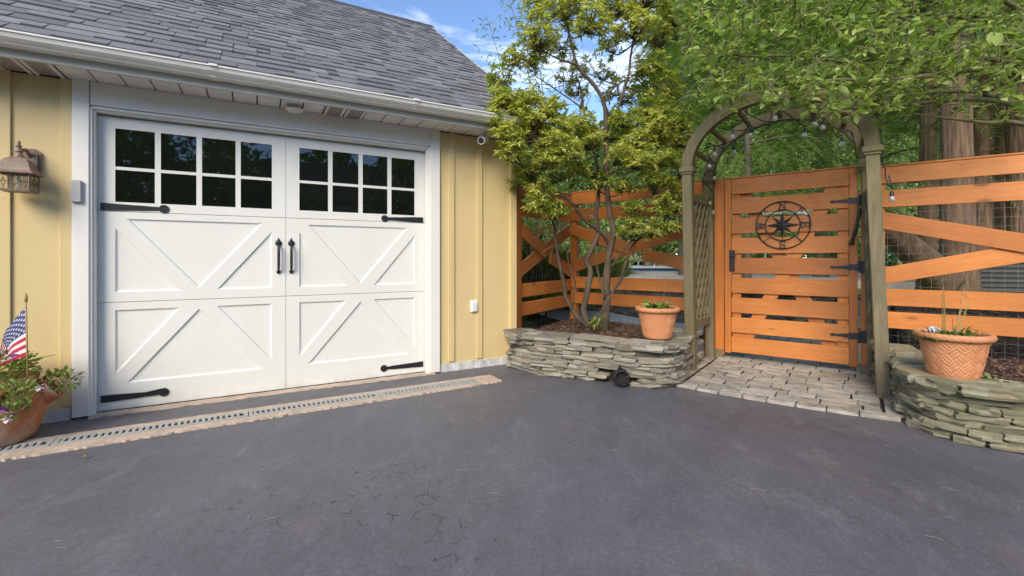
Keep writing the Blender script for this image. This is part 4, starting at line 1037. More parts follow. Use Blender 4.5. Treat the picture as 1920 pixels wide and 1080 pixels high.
for i, (base, bk) in enumerate(((FL, 0), (FR, 0), (FL, 1), (FR, 1))):
    side = i % 2
    bb = base + (BK if bk else Vector()) + (FD * (-0.045) if bk and side else Vector())
    tp = leg(bb, lean[side] * (0.7 if bk else 1.0)); posts[(side, bk)] = (aw(bb), tp)
    box('collar', (tp.x, tp.y, tp.z + 0.012), (0.138, 0.138, 0.05), M['grey_wood'], arbor, bevel=0.008); box('collar', (tp.x, tp.y, tp.z - 0.022), (0.116, 0.116, 0.022), M['grey_wood'], arbor, bevel=0.006)
def arch(a, b, rise, name):
    """built-up half-ellipse beam from post top a to post top b"""
    n = 28; out = MB(); h, w = 0.098, 0.082; R = []
    c = (a + b) / 2; half = (b - a) / 2; hl = half.length; ex = half.normalized(); ey = Vector((0, 0, 1)).cross(ex)
    for i in range(n + 1):
        t = math.pi * i / n; ro, ri = (hl + h / 2, rise + h / 2), (hl - h / 2, rise - h / 2)
        po = c - ex * (ro[0] * math.cos(t)) + Vector((0, 0, ro[1] * math.sin(t))); pi_ = c - ex * (ri[0] * math.cos(t)) + Vector((0, 0, ri[1] * math.sin(t)))
        R.append((po - ey * w / 2, po + ey * w / 2, pi_ + ey * w / 2, pi_ - ey * w / 2))
    vs_ = [tuple(p + Vector((0, 0, 0.035))) for r in R for p in r]
    out.add(vs_, [(4 * i + k, 4 * i + (k + 1) % 4, 4 * i + 4 + (k + 1) % 4, 4 * i + 4 + k) for i in range(n) for k in range(4)]); out.build(name, M['grey_wood'], arbor); 
    return lambda t, off=0.0: c - ex * ((hl + off) * math.cos(t)) + Vector((0, 0, (rise + off) * math.sin(t) + 0.035))
fa = arch(posts[(0, 0)][1], posts[(1, 0)][1], 0.565, 'arch'); ba = arch(posts[(0, 1)][1], posts[(1, 1)][1], 0.565, 'arch')
for t in (18, 42, 66, 90, 114, 138, 162):
    m_ = MB(); a, b = fa(math.radians(t)), ba(math.radians(t)); d = (b - a).normalized() * 0.03; m_.bar(a + d, b - d, 0.036, 0.036); m_.build('rung', M['grey_wood'], arbor)
for side in (0, 1):
    a0, a1 = posts[(side, 0)]; b0, b1 = posts[(side, 1)]
    pt = lambda s, z: (a0.lerp(a1, z / SPR)).lerp(b0.lerp(b1, z / SPR), s)
    for z in (1.71, 0.43): m_ = MB(); m_.bar(pt(0.07, z), pt(0.93, z), 0.035, 0.065); m_.build('side_rail', M['grey_wood'], arbor)
    zl, zh, n = 0.465, 1.675, 13
    for k, yo in ((1, 0.006), (-1, -0.006)):
        for i in range(n):
            s0 = i / n * 2.45 - 1.5 if True else 0
            # slat running diagonally: s = s0 + (z - zl) * slope
            sl_ = 0.9 * k; z_a, z_b = zl, zh
            sA = (s0 if k > 0 else 1 - s0); sB = sA + sl_ * (zh - zl)
            lo_, hi_ = 0.08, 0.92
            def zat(s): return zl + (s - sA) / sl_
            pts = []
            for s, z in ((sA, zl), (sB, zh)):
                if s < lo_: z = zat(lo_); s = lo_
                elif s > hi_: z = zat(hi_); s = hi_
                pts.append((s, z))
            (sa, za), (sb, zb) = pts
            if abs(sa - sb) < 0.04 or not (zl - .01 <= za <= zh + .01 and zl - .01 <= zb <= zh + .01): continue
            off = Vector((yo, 0, 0)); m_ = MB(); m_.bar(pt(sa, za) + off, pt(sb, zb) + off, 0.010, 0.030, (1, 0, 0)); 
            mm = m_.build('lattice_slat', M['grey_wood'], arbor)

# string lights
SLt = empty('string_lights', AO, F_ANG, 'black cable of clear bulb string lights draped inside the arbor arch', 'string lights')
cab = []
q = random.Random(9)
for i in range(30):
    t = math.radians(8 + 164 * i / 29); m = 0.5 + 0.42 * math.sin(i * 1.15); p = fa(t, -0.07).lerp(ba(t, -0.07), m); p.z -= 0.03 + 0.05 * q.random(); cab.append(p)
m_ = MB(); m_.tube(spline(cab, 3), 0.005, 6); lp = posts[(0, 1)][1]
m_.tube(spline([cab[0], cab[0] + Vector((-.02, -.05, -.10)), lp + Vector((0.05, -0.03, -0.12)), lp + Vector((0.06, -0.05, -0.26))], 5), 0.005, 6)
for k in range(3):
    m_.tube(spline([fa(math.radians(20 + 25 * k), -0.06), fa(math.radians(35 + 22 * k), -0.14).lerp(ba(math.radians(40 + 22 * k), -.14), .4), ba(math.radians(55 + 22 * k), -0.06)], 6), 0.004, 6)
rp_ = posts[(1, 0)][1]
m_.tube(spline([cab[-1], rp_ + Vector((-0.06, 0.1, -0.02)), rp_ + Vector((0.07, 0.08, -0.10)), rp_ + Vector((0.085, 0.02, -0.22)), rp_ + Vector((0.12, 0.0, -0.30)), rp_ + Vector((0.10, 0.0, -0.20))], 6), 0.005, 6)
m_.build('cable', M['cable'], SLt, True)
spots = [cab[i] for i in (1, 3, 5, 7, 9, 11, 15, 18, 20, 21, 24)] + [lp + Vector((0.06, -0.05, -0.26)), lp + Vector((0.03, -0.07, -0.16)), rp_ + Vector((0.12, 0.0, -0.30))]
for p in spots:
    m_ = MB(); m_.tube([p, p - Vector((0, 0, 0.03))], 0.004, 6); m_.lathe([(0.0, 0), (0.013, -0.002), (0.015, -0.035), (0.011, -0.038)], 12, p - Vector((0, 0, 0.025))); so = m_.build('socket', M['black_plastic'], SLt, 40)
    m_ = MB(); m_.lathe([(0.010, 0), (0.015, -0.012), (0.020, -0.028), (0.018, -0.040), (0.010, -0.048), (0.0, -0.050)], 12, p - Vector((0, 0, 0.062))); m_.build('bulb', M['bulb_glass'], SLt, True)
    m_ = MB(); m_.lathe([(0.0, 0), (0.010, -0.002), (0.011, -0.032), (0.0, -0.036)], 8, p - Vector((0, 0, 0.066))); m_.build('filament', M['white_plastic'], SLt, True)

# ------------------------------------------------------------------ terracotta basket-weave pots
def weave_pot(loc, label, r0=0.118, r1=0.172, H=0.275, seed=0):
    pot = empty('terracotta_pot', loc, seed * 1.3, label, 'plant pot', 'basket-weave terracotta pots')
    nt_, nz_ = 216, 64; V = np.zeros(((nz_ + 1) * nt_, 3)); Fc = []
    for j in range(nz_ + 1):
        z = (H - 0.03) * j / nz_; rb = r0 + (r1 - r0) * (z / H) ** 0.95
        for i in range(nt_):
            th = 2 * math.pi * i / nt_
            cu = th / (2 * math.pi) * 13; cv = z / 0.06
            a, b2 = cu + cv * 0.75, cu - cv * 0.75
            ia, ib = math.floor(a), math.floor(b2); fa_, fb_ = a - ia, b2 - ib
            strip = fb_ if (ia + ib) % 2 == 0 else fa_; cross = fa_ if (ia + ib) % 2 == 0 else fb_
            h = abs(math.sin(strip * 3 * math.pi)) ** 0.6 * (0.55 + 0.45 * math.sin(cross * math.pi) ** 0.5)
            if z < 0.012 or z > H - 0.042: h = 0.4
            r = rb + 0.0085 * h
            V[j * nt_ + i] = (r * math.cos(th), r * math.sin(th), z)
    for j in range(nz_):
        for i in range(nt_): i2 = (i + 1) % nt_; Fc.append((j * nt_ + i, j * nt_ + i2, (j + 1) * nt_ + i2, (j + 1) * nt_ + i))
    me = np_mesh('body', V, np.array(Fc), M['terracotta']); smooth_mesh(me); o = bpy.data.objects.new('body', me); link(o, pot)
    n1, n2 = 240, 14; V = []; Fc = []                      # rope rim
    for i in range(n1):
        th = 2 * math.pi * i / n1
        for j in range(n2):
            ph = 2 * math.pi * j / n2; rr_ = 0.019 + 0.0028 * abs(math.sin(th * 17 + ph * 0.8)) ** 0.7
            R_ = r1 + 0.006 + rr_ * math.cos(ph) * 0.95; V.append((R_ * math.cos(th), R_ * math.sin(th), H - 0.018 + rr_ * 1.05 * math.sin(ph)))
    for i in range(n1):
        for j in range(n2): i2, j2 = (i + 1) % n1, (j + 1) % n2; Fc.append((i * n2 + j, i2 * n2 + j, i2 * n2 + j2, i * n2 + j2))
    me = np_mesh('rim', np.array(V), np.array(Fc), M['terracotta']); smooth_mesh(me); o = bpy.data.objects.new('rope_rim', me); link(o, pot)
    m_ = MB(); m_.lathe([(r1 - 0.012, H - 0.02), (r1 - 0.016, H - 0.04), (0.0, H - 0.035)], 32); m_.build('soil', M['soil'], pot)
    m_ = MB(); m_.lathe([(0.0, 0.0), (r0 - 0.002, 0.0), (r0 + 0.002, 0.006)], 32); m_.build('base', M['terracotta'], pot); return pot
POT_L, POT_R = Vector((1.335, 4.22, 0.385)), Vector((2.845, 2.965, 0.355))
weave_pot(POT_L, 'basket-weave terracotta pot on the grey planter wall left of the arbor', seed=0)
weave_pot(POT_R, 'basket-weave terracotta pot on the mossy wall right of the arbor', seed=1)

# ------------------------------------------------------------------ foliage builders
def frames_from_dirs(d, roll):
    """d (n,3) unit vectors, roll (n,) -> side and normal vectors"""
    up = np.tile(np.array([0.0, 0.0, 1.0]), (len(d), 1)); s = np.cross(d, up); ln = np.linalg.norm(s, axis=1, keepdims=True); bad = ln[:, 0] < 1e-3
    s[bad] = (1, 0, 0); ln[bad] = 1; s = s / ln; n = np.cross(s, d)
    c, si = np.cos(roll)[:, None], np.sin(roll)[:, None]
    return s * c + n * si, n * c - s * si
def leaf_mesh(name, pos, d, length, width, mat, roll=None, shape='lance', curl=0.12):
    """many leaves; each a folded blade"""
    n = len(pos); d = d / np.maximum(np.linalg.norm(d, axis=1, keepdims=True), 1e-6)
    if roll is None: roll = nrg.uniform(-0.7, 0.7, n)
    s, nn = frames_from_dirs(d, roll); L_ = np.broadcast_to(length, (n,))[:, None]; W_ = np.broadcast_to(width, (n,))[:, None]
    if shape == 'lance':
        T = [(0, 0, 0), (.42, -.5, .10), (1, 0, -curl), (.42, .5, .10)]; Fc = [(0, 1, 2), (0, 2, 3)]
        V = np.stack([pos + d * L_ * a + s * W_ * b + nn * L_ * c for a, b, c in T], 1).reshape(-1, 3)
        Fa = (np.arange(n)[:, None, None] * 4 + np.array(Fc)[None]).reshape(-1, 3)
    else:                              # oval leaf with midrib and a drooping tip
        T = [(0, 0, 0), (.28, -.40, .06), (.62, -.46, .05), (1, 0, -curl), (.62, .46, .05), (.28, .40, .06), (.32, 0, .0), (.66, 0, -.02)]
        Fc = [(0, 1, 6), (1, 2, 7), (1, 7, 6), (2, 3, 7), (3, 4, 7), (4, 5, 6), (4, 6, 7), (5, 0, 6)]
        V = np.stack([pos + d * L_ * a + s * W_ * b + nn * L_ * c for a, b, c in T], 1).reshape(-1, 3)
        Fa = (np.arange(n)[:, None, None] * 8 + np.array(Fc)[None]).reshape(-1, 3)
    return np_mesh(name, V, Fa, mat)
def leaf_obj(name, parent, *a, **k):
    o = bpy.data.objects.new(name, leaf_mesh(name, *a, **k)); return link(o, parent)
def rand_dirs(n, zlo=-1, zhi=1):
    z = nrg.uniform(zlo, zhi, n); t = nrg.uniform(0, 2 * np.pi, n); r = np.sqrt(1 - z * z); return np.stack([r * np.cos(t), r * np.sin(t), z], 1)

# ------------------------------------------------------------------ multi-stemmed shrub
shrub = empty('garden_shrub', (1.0, 5.15, 0.285), 0, 'multi-stemmed shrub tree with yellow-green tufts beside the garage', 'tree')
SO = Vector((1.0, 5.15, 0.285))
def strand(pts, r, depths, sub=4, wob=0.01):
    """branch through measured points"""
    P = [at(x, y, z) - SO for (x, y), z in zip(pts, depths)]; S_ = spline(P, sub)
    return [p + Vector((noise.noise(p * 6) * wob, noise.noise(p * 6 + Vector((5, 0, 0))) * wob, 0)) for p in S_]
trunks = MB()
def limb(pts, z0, z1, r0, r1, sub=4):
    n = len(pts); S_ = strand(pts, 0, lerp_list(z0, z1, n), sub); R = lerp_list(r0 * .68, r1 * .75, len(S_))
    R = [r * (1 + 0.16 * noise.noise(p * 9)) for r, p in zip(R, S_)]; trunks.tube(S_, R, 9); return S_
A = limb([(1133, 626), (1138, 560), (1137, 540), (1141, 480), (1147, 455), (1150, 430), (1143, 395), (1137, 333), (1136, 241), (1131, 193), (1110, 155), (1082, 122), (1070, 74), (1060, 30)], 5.15, 4.75, 0.068, 0.014)
B = limb([(1104, 624), (1095, 585), (1099, 555), (1107, 510), (1100, 488), (1111, 462), (1121, 435), (1117, 400), (1122, 370), (1121, 315), (1106, 259), (1095, 207), (1085, 150)], 5.10, 4.95, 0.058, 0.012)
C = limb([(1101, 612), (1085, 597), (1072, 577), (1061, 558), (1057, 528), (1050, 500), (1046, 478), (1041, 450), (1040, 428), (1031, 404), (1024, 383), (1018, 350)], 5.08, 4.75, 0.042, 0.014)
D_ = limb([(1140, 458), (1130, 440), (1112, 425), (1095, 413), (1082, 394), (1070, 378), (1040, 360), (1015, 345), (985, 320)], 5.1, 4.6, 0.032, 0.012)
E_ = limb([(1142, 548), (1160, 532), (1170, 510), (1178, 480), (1188, 458), (1205, 444), (1235, 430), (1250, 405)], 5.1, 4.9, 0.026, 0.010)
limb([(1147, 500), (1160, 480), (1176, 462), (1196, 440), (1215, 425)], 5.05, 4.85, 0.020, 0.008)
limb([(1134, 558), (1126, 530), (1118, 490), (1121, 462), (1118, 430)], 5.05, 5.15, 0.018, 0.008)
limb([(1074, 578), (1076, 555), (1078, 530), (1071, 508), (1064, 486), (1060, 462), (1052, 430)], 5.05, 4.9, 0.015, 0.007)
H_ = limb([(1133, 260), (1146, 225), (1158, 204), (1176, 148), (1182, 105), (1189, 63), (1195, 20)], 4.95, 4.9, 0.026, 0.010)
I_ = limb([(1137, 330), (1160, 318), (1190, 300), (1220, 285), (1250, 262)], 5.0, 5.1, 0.020, 0.008)
J_ = limb([(1120, 330), (1090, 312), (1062, 300), (1035, 285), (1000, 275), (960, 268)], 4.95, 4.45, 0.020, 0.007)
K_ = limb([(1110, 270), (1080, 250), (1040, 228), (1000, 215), (960, 205)], 4.9, 4.5, 0.017, 0.006)
L2 = limb([(1131, 195), (1150, 165), (1190, 140), (1230, 110), (1265, 70)], 4.9, 5.1, 0.017, 0.006)
M2 = limb([(1082, 122), (1050, 112), (1010, 95), (980, 110), (955, 130)], 4.75, 4.6, 0.014, 0.005)
N2 = limb([(1096, 205), (1060, 180), (1030, 160), (1000, 140)], 4.9, 5.1, 0.014, 0.005)
NODES = [p for S_ in (A[30:], B[26:], C[26:], D_[12:], E_[14:], H_, I_, J_, K_, L2, M2, N2) for p in S_]
pads = [  # px, py, rx, ry (photo px), depth, whorls, tone (0 green .. 1 yellow)
 (1010, 62, 42, 36, 4.6, 26, 1), (1062, 22, 46, 30, 4.7, 28, 1), (1112, 42, 42, 28, 4.6, 24, 1), (1155, 14, 42, 26, 4.8, 26, 1), (1190, 50, 40, 28, 4.7, 24, 1), (1236, 66, 36, 28, 5.0, 22, 1), (1262, 24, 34, 32, 5.0, 24, 1), (1010, 8, 34, 30, 4.9, 18, .8), (1215, -10, 60, 30, 4.8, 30, .9), (1090, -20, 70, 26, 4.8, 28, .9),
 (1000, 112, 30, 24, 4.8, 14, .6), (960, 108, 22, 24, 4.7, 10, .6), (938, 150, 24, 30, 4.6, 13, .5), (1050, 90, 30, 18, 5.2, 10, .6), (1140, 95, 34, 18, 5.2, 9, .6), (1232, 120, 26, 18, 5.0, 9, .7),
 (940, 186, 30, 20, 4.4, 18, .8), (985, 186, 34, 20, 4.45, 22, 1), (1034, 204, 30, 20, 4.5, 18, 1), (930, 218, 20, 22, 4.35, 12, .8), (1008, 220, 30, 18, 4.4, 15, .9), (968, 214, 30, 18, 4.4, 16, 1),
 (952, 250, 30, 18, 4.3, 16, .8), (960, 284, 34, 20, 4.3, 18, .8), (1046, 240, 34, 20, 4.5, 18, .9), (1092, 232, 32, 22, 4.6, 18, .9), (1062, 286, 40, 22, 4.45, 26, 1), (1030, 300, 28, 18, 4.4, 14, .9), (1108, 262, 26, 18, 4.6, 12, .8), (990, 316, 26, 20, 4.6, 10, .3),
 (1176, 226, 36, 22, 4.8, 18, .6), (1228, 202, 36, 26, 4.9, 20, .5), (1270, 226, 34, 26, 5.0, 20, .5), (1196, 266, 36, 20, 4.7, 18, .8), (1236, 254, 34, 22, 4.8, 18, .8), (1284, 262, 26, 24, 5.0, 16, .5), (1164, 292, 30, 18, 4.6, 13, .8), (1204, 304, 40, 18, 4.6, 20, .9), (1246, 300, 34, 20, 4.7, 18, .7), (1276, 306, 24, 20, 4.8, 12, .6), (1230, 160, 40, 24, 5.3, 12, .3), (1180, 180, 30, 24, 5.3, 9, .3),
 (1016, 358, 28, 18, 4.5, 14, .7), (1010, 384, 26, 16, 4.5, 14, .4), (1042, 396, 26, 16, 4.6, 13, .3), (1258, 350, 22, 22, 4.7, 12, .8), (1222, 432, 34, 18, 4.7, 18, .5), (1188, 402, 28, 22, 4.8, 14, .3), (1244, 388, 22, 24, 4.7, 12, .6), (1180, 432, 24, 14, 4.8, 8, .3), (1268, 422, 18, 12, 4.6, 6, .8), (1045, 330, 26, 14, 4.9, 6, .2), (1000, 345, 20, 18, 4.7, 6, .2), (1120, 600, 14, 10, 4.95, 3, .3),
 (1120, 130, 40, 26, 5.2, 8, .5), (1160, 170, 34, 24, 5.2, 8, .4), (1080, 170, 34, 24, 5.2, 8, .5), (1060, 140, 30, 22, 5.0, 7, .7), (1210, 130, 30, 24, 5.0, 10, .8), (1150, 250, 34, 24, 4.9, 12, .6), (1000, 250, 34, 22, 4.5, 13, .9), (1080, 320, 30, 16, 4.7, 8, .6), (1130, 340, 26, 14, 4.8, 6, .5), (1220, 340, 34, 18, 4.8, 14, .7), (1270, 380, 18, 24, 4.7, 8, .7), (975, 340, 22, 22, 4.75, 8, .4), (1180, 350, 26, 16, 4.8, 8, .5), (1262, 160, 24, 30, 5.0, 12, .6), (1240, 230, 40, 20, 4.7, 14, .9), (1030, 262, 34, 16, 4.4, 12, 1)]
twigs = MB(); wl_pos = {0: [], 1: []}; wl_dir = {0: [], 1: []}; wl_len = {0: [], 1: []}
sq_ = random.Random(15)
for (px_, py_, rx, ry, zz, nw, tone) in pads:
    c = at(px_, py_, zz) - SO; sx_, sz_ = rx / FPX * zz, ry / FPX * zz
    near = min(NODES, key=lambda p: (p - c).length + max(0, p.z - c.z) * 1.5)
    hub = near.lerp(c, 0.72) - Vector((0, 0, sz_ * 0.5))
    twigs.tube(spline([near, near.lerp(hub, .5) + Vector((sq_.uniform(-.05, .05), sq_.uniform(-.05, .05), sq_.uniform(-.06, .02))), hub], 3), [0.009, 0.0085, 0.008, 0.0075, 0.007, 0.006, 0.005], 5)
    for _ in range(int(nw * 2.25)):
        while True:
            v = Vector((sq_.uniform(-1, 1), sq_.uniform(-1, 1), sq_.uniform(-1, 1)))
            if v.length < 1: break
        v = Vector((v.x, v.y, v.z + 0.35 * (1 - v.x * v.x - v.y * v.y)))
        tip = c + Vector((v.x * sx_, v.y * sx_ * 1.15, v.z * sz_)); mid = hub.lerp(tip, 0.55) + Vector((sq_.uniform(-.03, .03), sq_.uniform(-.03, .03), -0.02))
        twigs.tube([hub, mid, tip], [0.0042, 0.003, 0.0022], 4, False)
        ax = (tip - hub).normalized() * 0.6 + Vector((sq_.uniform(-.3, .3), sq_.uniform(-.3, .3), 0.75)); ax.normalize()
        mi = 0 if sq_.random() < 0.12 + 0.85 * tone else 1
        sA = ax.cross(Vector((0.3, 0.9, 0.1))).normalized(); sB = ax.cross(sA); nl = sq_.randint(10, 15)
        for j in range(nl):
            t = 2.4 * j + sq_.uniform(-.3, .3); el = sq_.uniform(-0.35, 0.75); d = (sA * math.cos(t) + sB * math.sin(t)) * math.cos(el) + ax * math.sin(el)
            wl_pos[mi].append(tip - ax * sq_.uniform(0, 0.035)); wl_dir[mi].append(d); wl_len[mi].append(sq_.uniform(0.038, 0.08))
trunks.build('trunk', M['bark'], shrub, True); tag(twigs.build('twigs', M['bark'], shrub), kind='stuff')
# bare tangled twigs in the open middle of the crown
bare = MB()
for _ in range(190):
    p = sq_.choice(NODES); d = Vector((sq_.uniform(-1, 1), sq_.uniform(-1, 1), sq_.uniform(-.2, .9))).normalized(); L_ = sq_.uniform(0.12, 0.34)
    m1 = p + d * L_ * .5 + Vector((sq_.uniform(-.04, .04), sq_.uniform(-.04, .04), sq_.uniform(-.03, .03))); bare.tube([p, m1, p + d * L_ + Vector((0, 0, sq_.uniform(-.05, .05)))], [0.0045, 0.003, 0.0016], 4, False)
    for _k in range(2):
        d2 = (d + Vector((sq_.uniform(-.8, .8), sq_.uniform(-.8, .8), sq_.uniform(-.5, .6)))).normalized(); bare.tube([m1, m1 + d2 * sq_.uniform(.06, .16)], [0.0025, 0.0012], 3, False)
tag(bare.build('bare_twigs', M['bark_grey'], shrub), kind='stuff')
for mi, nm in ((0, 'lf_shrub'), (1, 'lf_shrub_green')):
    P_, D2, L_ = np.array(wl_pos[mi]), np.array(wl_dir[mi]), np.array(wl_len[mi]); leaf_obj('crown', shrub, P_, D2, L_, L_ * 0.30, M[nm])

# ------------------------------------------------------------------ plants in the pots
hosta = empty('hosta_plant', POT_L + Vector((0, 0, 0.225)), 0, 'green broad-leaved hosta growing in the pot left of the arbor', 'plant')
n = 46; t = nrg.uniform(0, 6.28, n); el = nrg.uniform(0.25, 1.25, n); r = nrg.uniform(0, 0.07, n)
pos = np.stack([r * np.cos(t), r * np.sin(t), np.zeros(n)], 1); d = np.stack([np.cos(t) * np.cos(el), np.sin(t) * np.cos(el), np.sin(el)], 1)
leaf_obj('leaf_rosette', hosta, pos, d, nrg.uniform(0.10, 0.17, n), nrg.uniform(0.035, 0.055, n), M['lf_pot'], shape='oval', curl=0.35)
m_ = MB()
for k in range(5):
    a = nrg.uniform(0, 6.28); m_.tube(spline([(0, 0, 0), (math.cos(a) * .08, math.sin(a) * .08, .10), (math.cos(a) * .15, math.sin(a) * .15, .06), (math.cos(a) * .175, math.sin(a) * .175, -.01)], 4), 0.0022, 5)
m_.tube(spline([(0.05, 0, 0), (0.06, 0.0, .15), (0.075, .01, .33)], 4), 0.0018, 5); m_.build('stems', M['lf_dry'], hosta)
pl2 = empty('flower_plant', POT_R + Vector((0, 0, 0.225)), 0, 'grassy plant with tall bare stems and white flower in the right pot', 'plant')
n = 300; t = nrg.uniform(0, 6.28, n); r = 0.15 * np.sqrt(nrg.uniform(0, 1, n)); el = nrg.uniform(0.5, 1.45, n)
pos = np.stack([r * np.cos(t) - 0.045, r * np.sin(t) * 0.8, np.zeros(n)], 1); pos = pos[pos[:, 0] < 0.075]; n = len(pos); d = rand_dirs(n, 0.3, 1.0)
leaf_obj('leaf_tuft', pl2, pos, d, nrg.uniform(0.045, 0.10, n), nrg.uniform(0.010, 0.018, n), M['lf_pot'], curl=0.3)
m_ = MB(); tips = []
for (x, dx, h) in ((-0.075, -0.02, .30), (-0.06, -0.03, .36), (0.01, 0.06, .33), (0.02, 0.10, .26), (0.0, 0.05, .20), (-0.01, -.02, .14)):
    e = (x + dx, -0.02 + dx * .3, h); tips.append(e); m_.tube(spline([(x, -0.01, 0), (x + dx * .25, -0.015, h * .5), e], 5), [0.0032] * 6 + [0.0022] * 5, 6)
for e in tips[2:4]:
    for k in range(3): m_.tube([(e[0] - .012 * k, e[1], e[2] - .05 * k), (e[0] - .012 * k + nrg.uniform(-.03, .03), e[1] + nrg.uniform(-.02, .02), e[2] - .05 * k + .03)], 0.0018, 5)
m_.build('stems', M['lf_dry'], pl2)
n = 12; c = np.array([-0.155, -0.03, 0.085]); leaf_obj('flower', pl2, np.tile(c, (n, 1)) + nrg.normal(0, .006, (n, 3)), rand_dirs(n, -1, 0.2), 0.045, 0.018, M['petal_w'])
n = 10; c = np.array([0.135, -0.01, 0.02]); leaf_obj('side_leaves', pl2, np.tile(c, (n, 1)) + nrg.normal(0, .02, (n, 3)), rand_dirs(n, 0, 0.8), 0.06, 0.03, M['lf_pot'], shape='oval')
hv = empty('variegated_hosta', (3.08, 2.93, 0.285), 0, 'small hosta with white-edged leaves in the mulch beside the right pot', 'plant')
n = 26; leaf_obj('leaves', hv, nrg.normal(0, .05, (n, 3)) * np.array([1.3, 1, .15]), rand_dirs(n, 0.05, 0.85), nrg.uniform(.07, .14, n), nrg.uniform(.03, .05, n), M['lf_vari'], shape='oval', curl=.3)

# strawberry pot with pansies and flag, by the lantern
PB = Vector((-3.10, 2.74, 0.012))
jar = empty('strawberry_pot', PB, 0, 'big weathered terracotta pot with side pockets left of the garage door', 'plant pot')
def mk_old_pot():
    m, nt, p, _ = new_mat('weathered_terracotta'); p.inputs['Roughness'].default_value = 0.8
    v = coords(nt); a = noise_n(nt, v, 5, 7, 0.65, .6); c = ramp(nt, a, [(0.3, (0.44, 0.13, 0.05)), (0.6, (0.55, 0.20, 0.085))])
    c = mixc(nt, ramp(nt, noise_n(nt, v, 7, 7, 0.7), [(0.46, 0.0), (0.62, 0.75)]), c, (0.52, 0.43, 0.36)); nt.links.new(c, p.inputs['Base Color'])
    add_bump(nt, p, noise_n(nt, v, 60, 5), 0.3, 0.004); return m
M['old_pot'] = mk_old_pot()
m_ = MB(); m_.lathe([(0.0, 0.0), (0.165, 0.0), (0.185, 0.01), (0.215, 0.09), (0.236, 0.17), (0.245, 0.23), (0.240, 0.27), (0.215, 0.315), (0.195, 0.34), (0.200, 0.37), (0.205, 0.38), (0.185, 0.38), (0.180, 0.34), (0.0, 0.33)], 48); m_.build('body', M['old_pot'], jar, 50)
for a in (-25, -95, 35, 160, 230):
    th = math.radians(a); c = Vector((0.235 * math.cos(th), 0.235 * math.sin(th), 0.255)); d = Vector((math.cos(th), math.sin(th), 0.75)).normalized(); Mx = d.to_track_quat('Z', 'Y').to_matrix()
    m_ = MB(); m_.lathe([(0.050, -0.09), (0.066, 0.0), (0.070, 0.028), (0.076, 0.034), (0.074, 0.044), (0.064, 0.044), (0.058, 0.02), (0.0, 0.012)], 24, c, M=Mx); m_.build('pocket', M['old_pot'], jar, 50)
pans = empty('pansy_plant', PB + Vector((0, 0, 0.35)), 0, 'leafy green pansies with purple flowers filling the strawberry pot', 'plant')
ps, ds = [], []; m_ = MB()
cl = [((-0.02, 0.0, 0.07), (0.23, 0.22, 0.12), 1000)] + [((0.30 * math.cos(math.radians(a)), 0.30 * math.sin(math.radians(a)), -0.03), (0.095, 0.095, 0.07), 130) for a in (-25, -95, 35)] + [((0.27, -0.14, -.09), (.06, .06, .07), 50)]
for c, s, n in cl:
    v = rand_dirs(n, -.8, 1) * nrg.uniform(.25, 1, (n, 1)) ** .5; ps.append(np.array(c) + v * np.array(s)); ds.append(v + nrg.normal(0, .5, (n, 3)) + np.array([0, 0, .25]))
ps, ds = np.concatenate(ps), np.concatenate(ds); n = len(ps)
leaf_obj('leaves', pans, ps, ds, nrg.uniform(.022, .045, n), nrg.uniform(.013, .024, n), M['lf_pot'], shape='oval')
for _ in range(70):
    c, s, _n = cl[rnd.randrange(len(cl))]; p = Vector(c) + Vector((rnd.uniform(-1, 1) * s[0], rnd.uniform(-1, 1) * s[1], rnd.uniform(-.5, 1) * s[2])); b = Vector(c) - Vector((0, 0, s[2] * .6)); m_.tube(spline([b, b.lerp(p, .5) + Vector((rnd.uniform(-.03, .03), rnd.uniform(-.03, .03), .03)), p + Vector((rnd.uniform(-.03, .03), 0, rnd.uniform(-.04, .04)))], 3), 0.0018, 4, False)
m_.build('stems', M['lf_dry'], pans)
for (c, pur) in (((0.285, -0.14, 0.205), 1), ((0.285, -0.20, -0.08), 1), ((0.375, -0.09, 0.005), 0), ((0.31, -0.20, -0.14), 0), ((0.255, -0.235, 0.02), 1)):
    n = 7; t = np.arange(n) * 6.28 / 5; f = np.array([0.75, -.7, 0.25]); f = f / np.linalg.norm(f); a = np.cross(f, [0, 0, 1]); a /= np.linalg.norm(a); b = np.cross(a, f)
    d = a * np.cos(t)[:, None] + b * np.sin(t)[:, None] + f * 0.25
    leaf_obj('blossom', pans, np.tile(np.array(c), (n, 1)), d, 0.027, 0.027, M['petal_p'] if pur else M['petal_w'], roll=np.zeros(n), shape='oval')
    m2 = MB(); m2.tube(spline([(c[0] * .7, c[1] * .7, c[2] - .12), (c[0] * .9, c[1] * .9, c[2] - .04), c], 3), 0.0016, 4); m2.build('flower_stem', M['lf_dry'], pans)
flag = empty('small_flag', (-2.885, 2.74, 0.36), 0, 'small american flag on a thin wooden stick in the flower pot', 'flag')
m_ = MB(); m_.tube([(0.0, 0, -0.05), (-0.012, 0, 0.50)], 0.0045, 8); m_.build('stick', M['gold'], flag, True)
m_ = MB(); m_.lathe([(0.0, 0.545), (0.004, 0.54), (0.0085, 0.515), (0.009, 0.49), (0.006, 0.488)], 12, (-0.012, 0, 0)); m_.build('finial', M['gold'], flag, True)
FW, FH = 0.44, 0.305
def flag_pt(u, v, off=0.0):
    """u along the fly, v down the hoist; the cloth droops and folds"""
    x = -0.008 - u * FW * 0.74; z = 0.472 - v * FH - u * FW * (0.86 * (1 - v) ** 1.3 + 0.26)
    y = -0.03 * math.sin(u * 7.0 + v * 1.6) * min(1, u * 3) - off; return Vector((x, y, z))
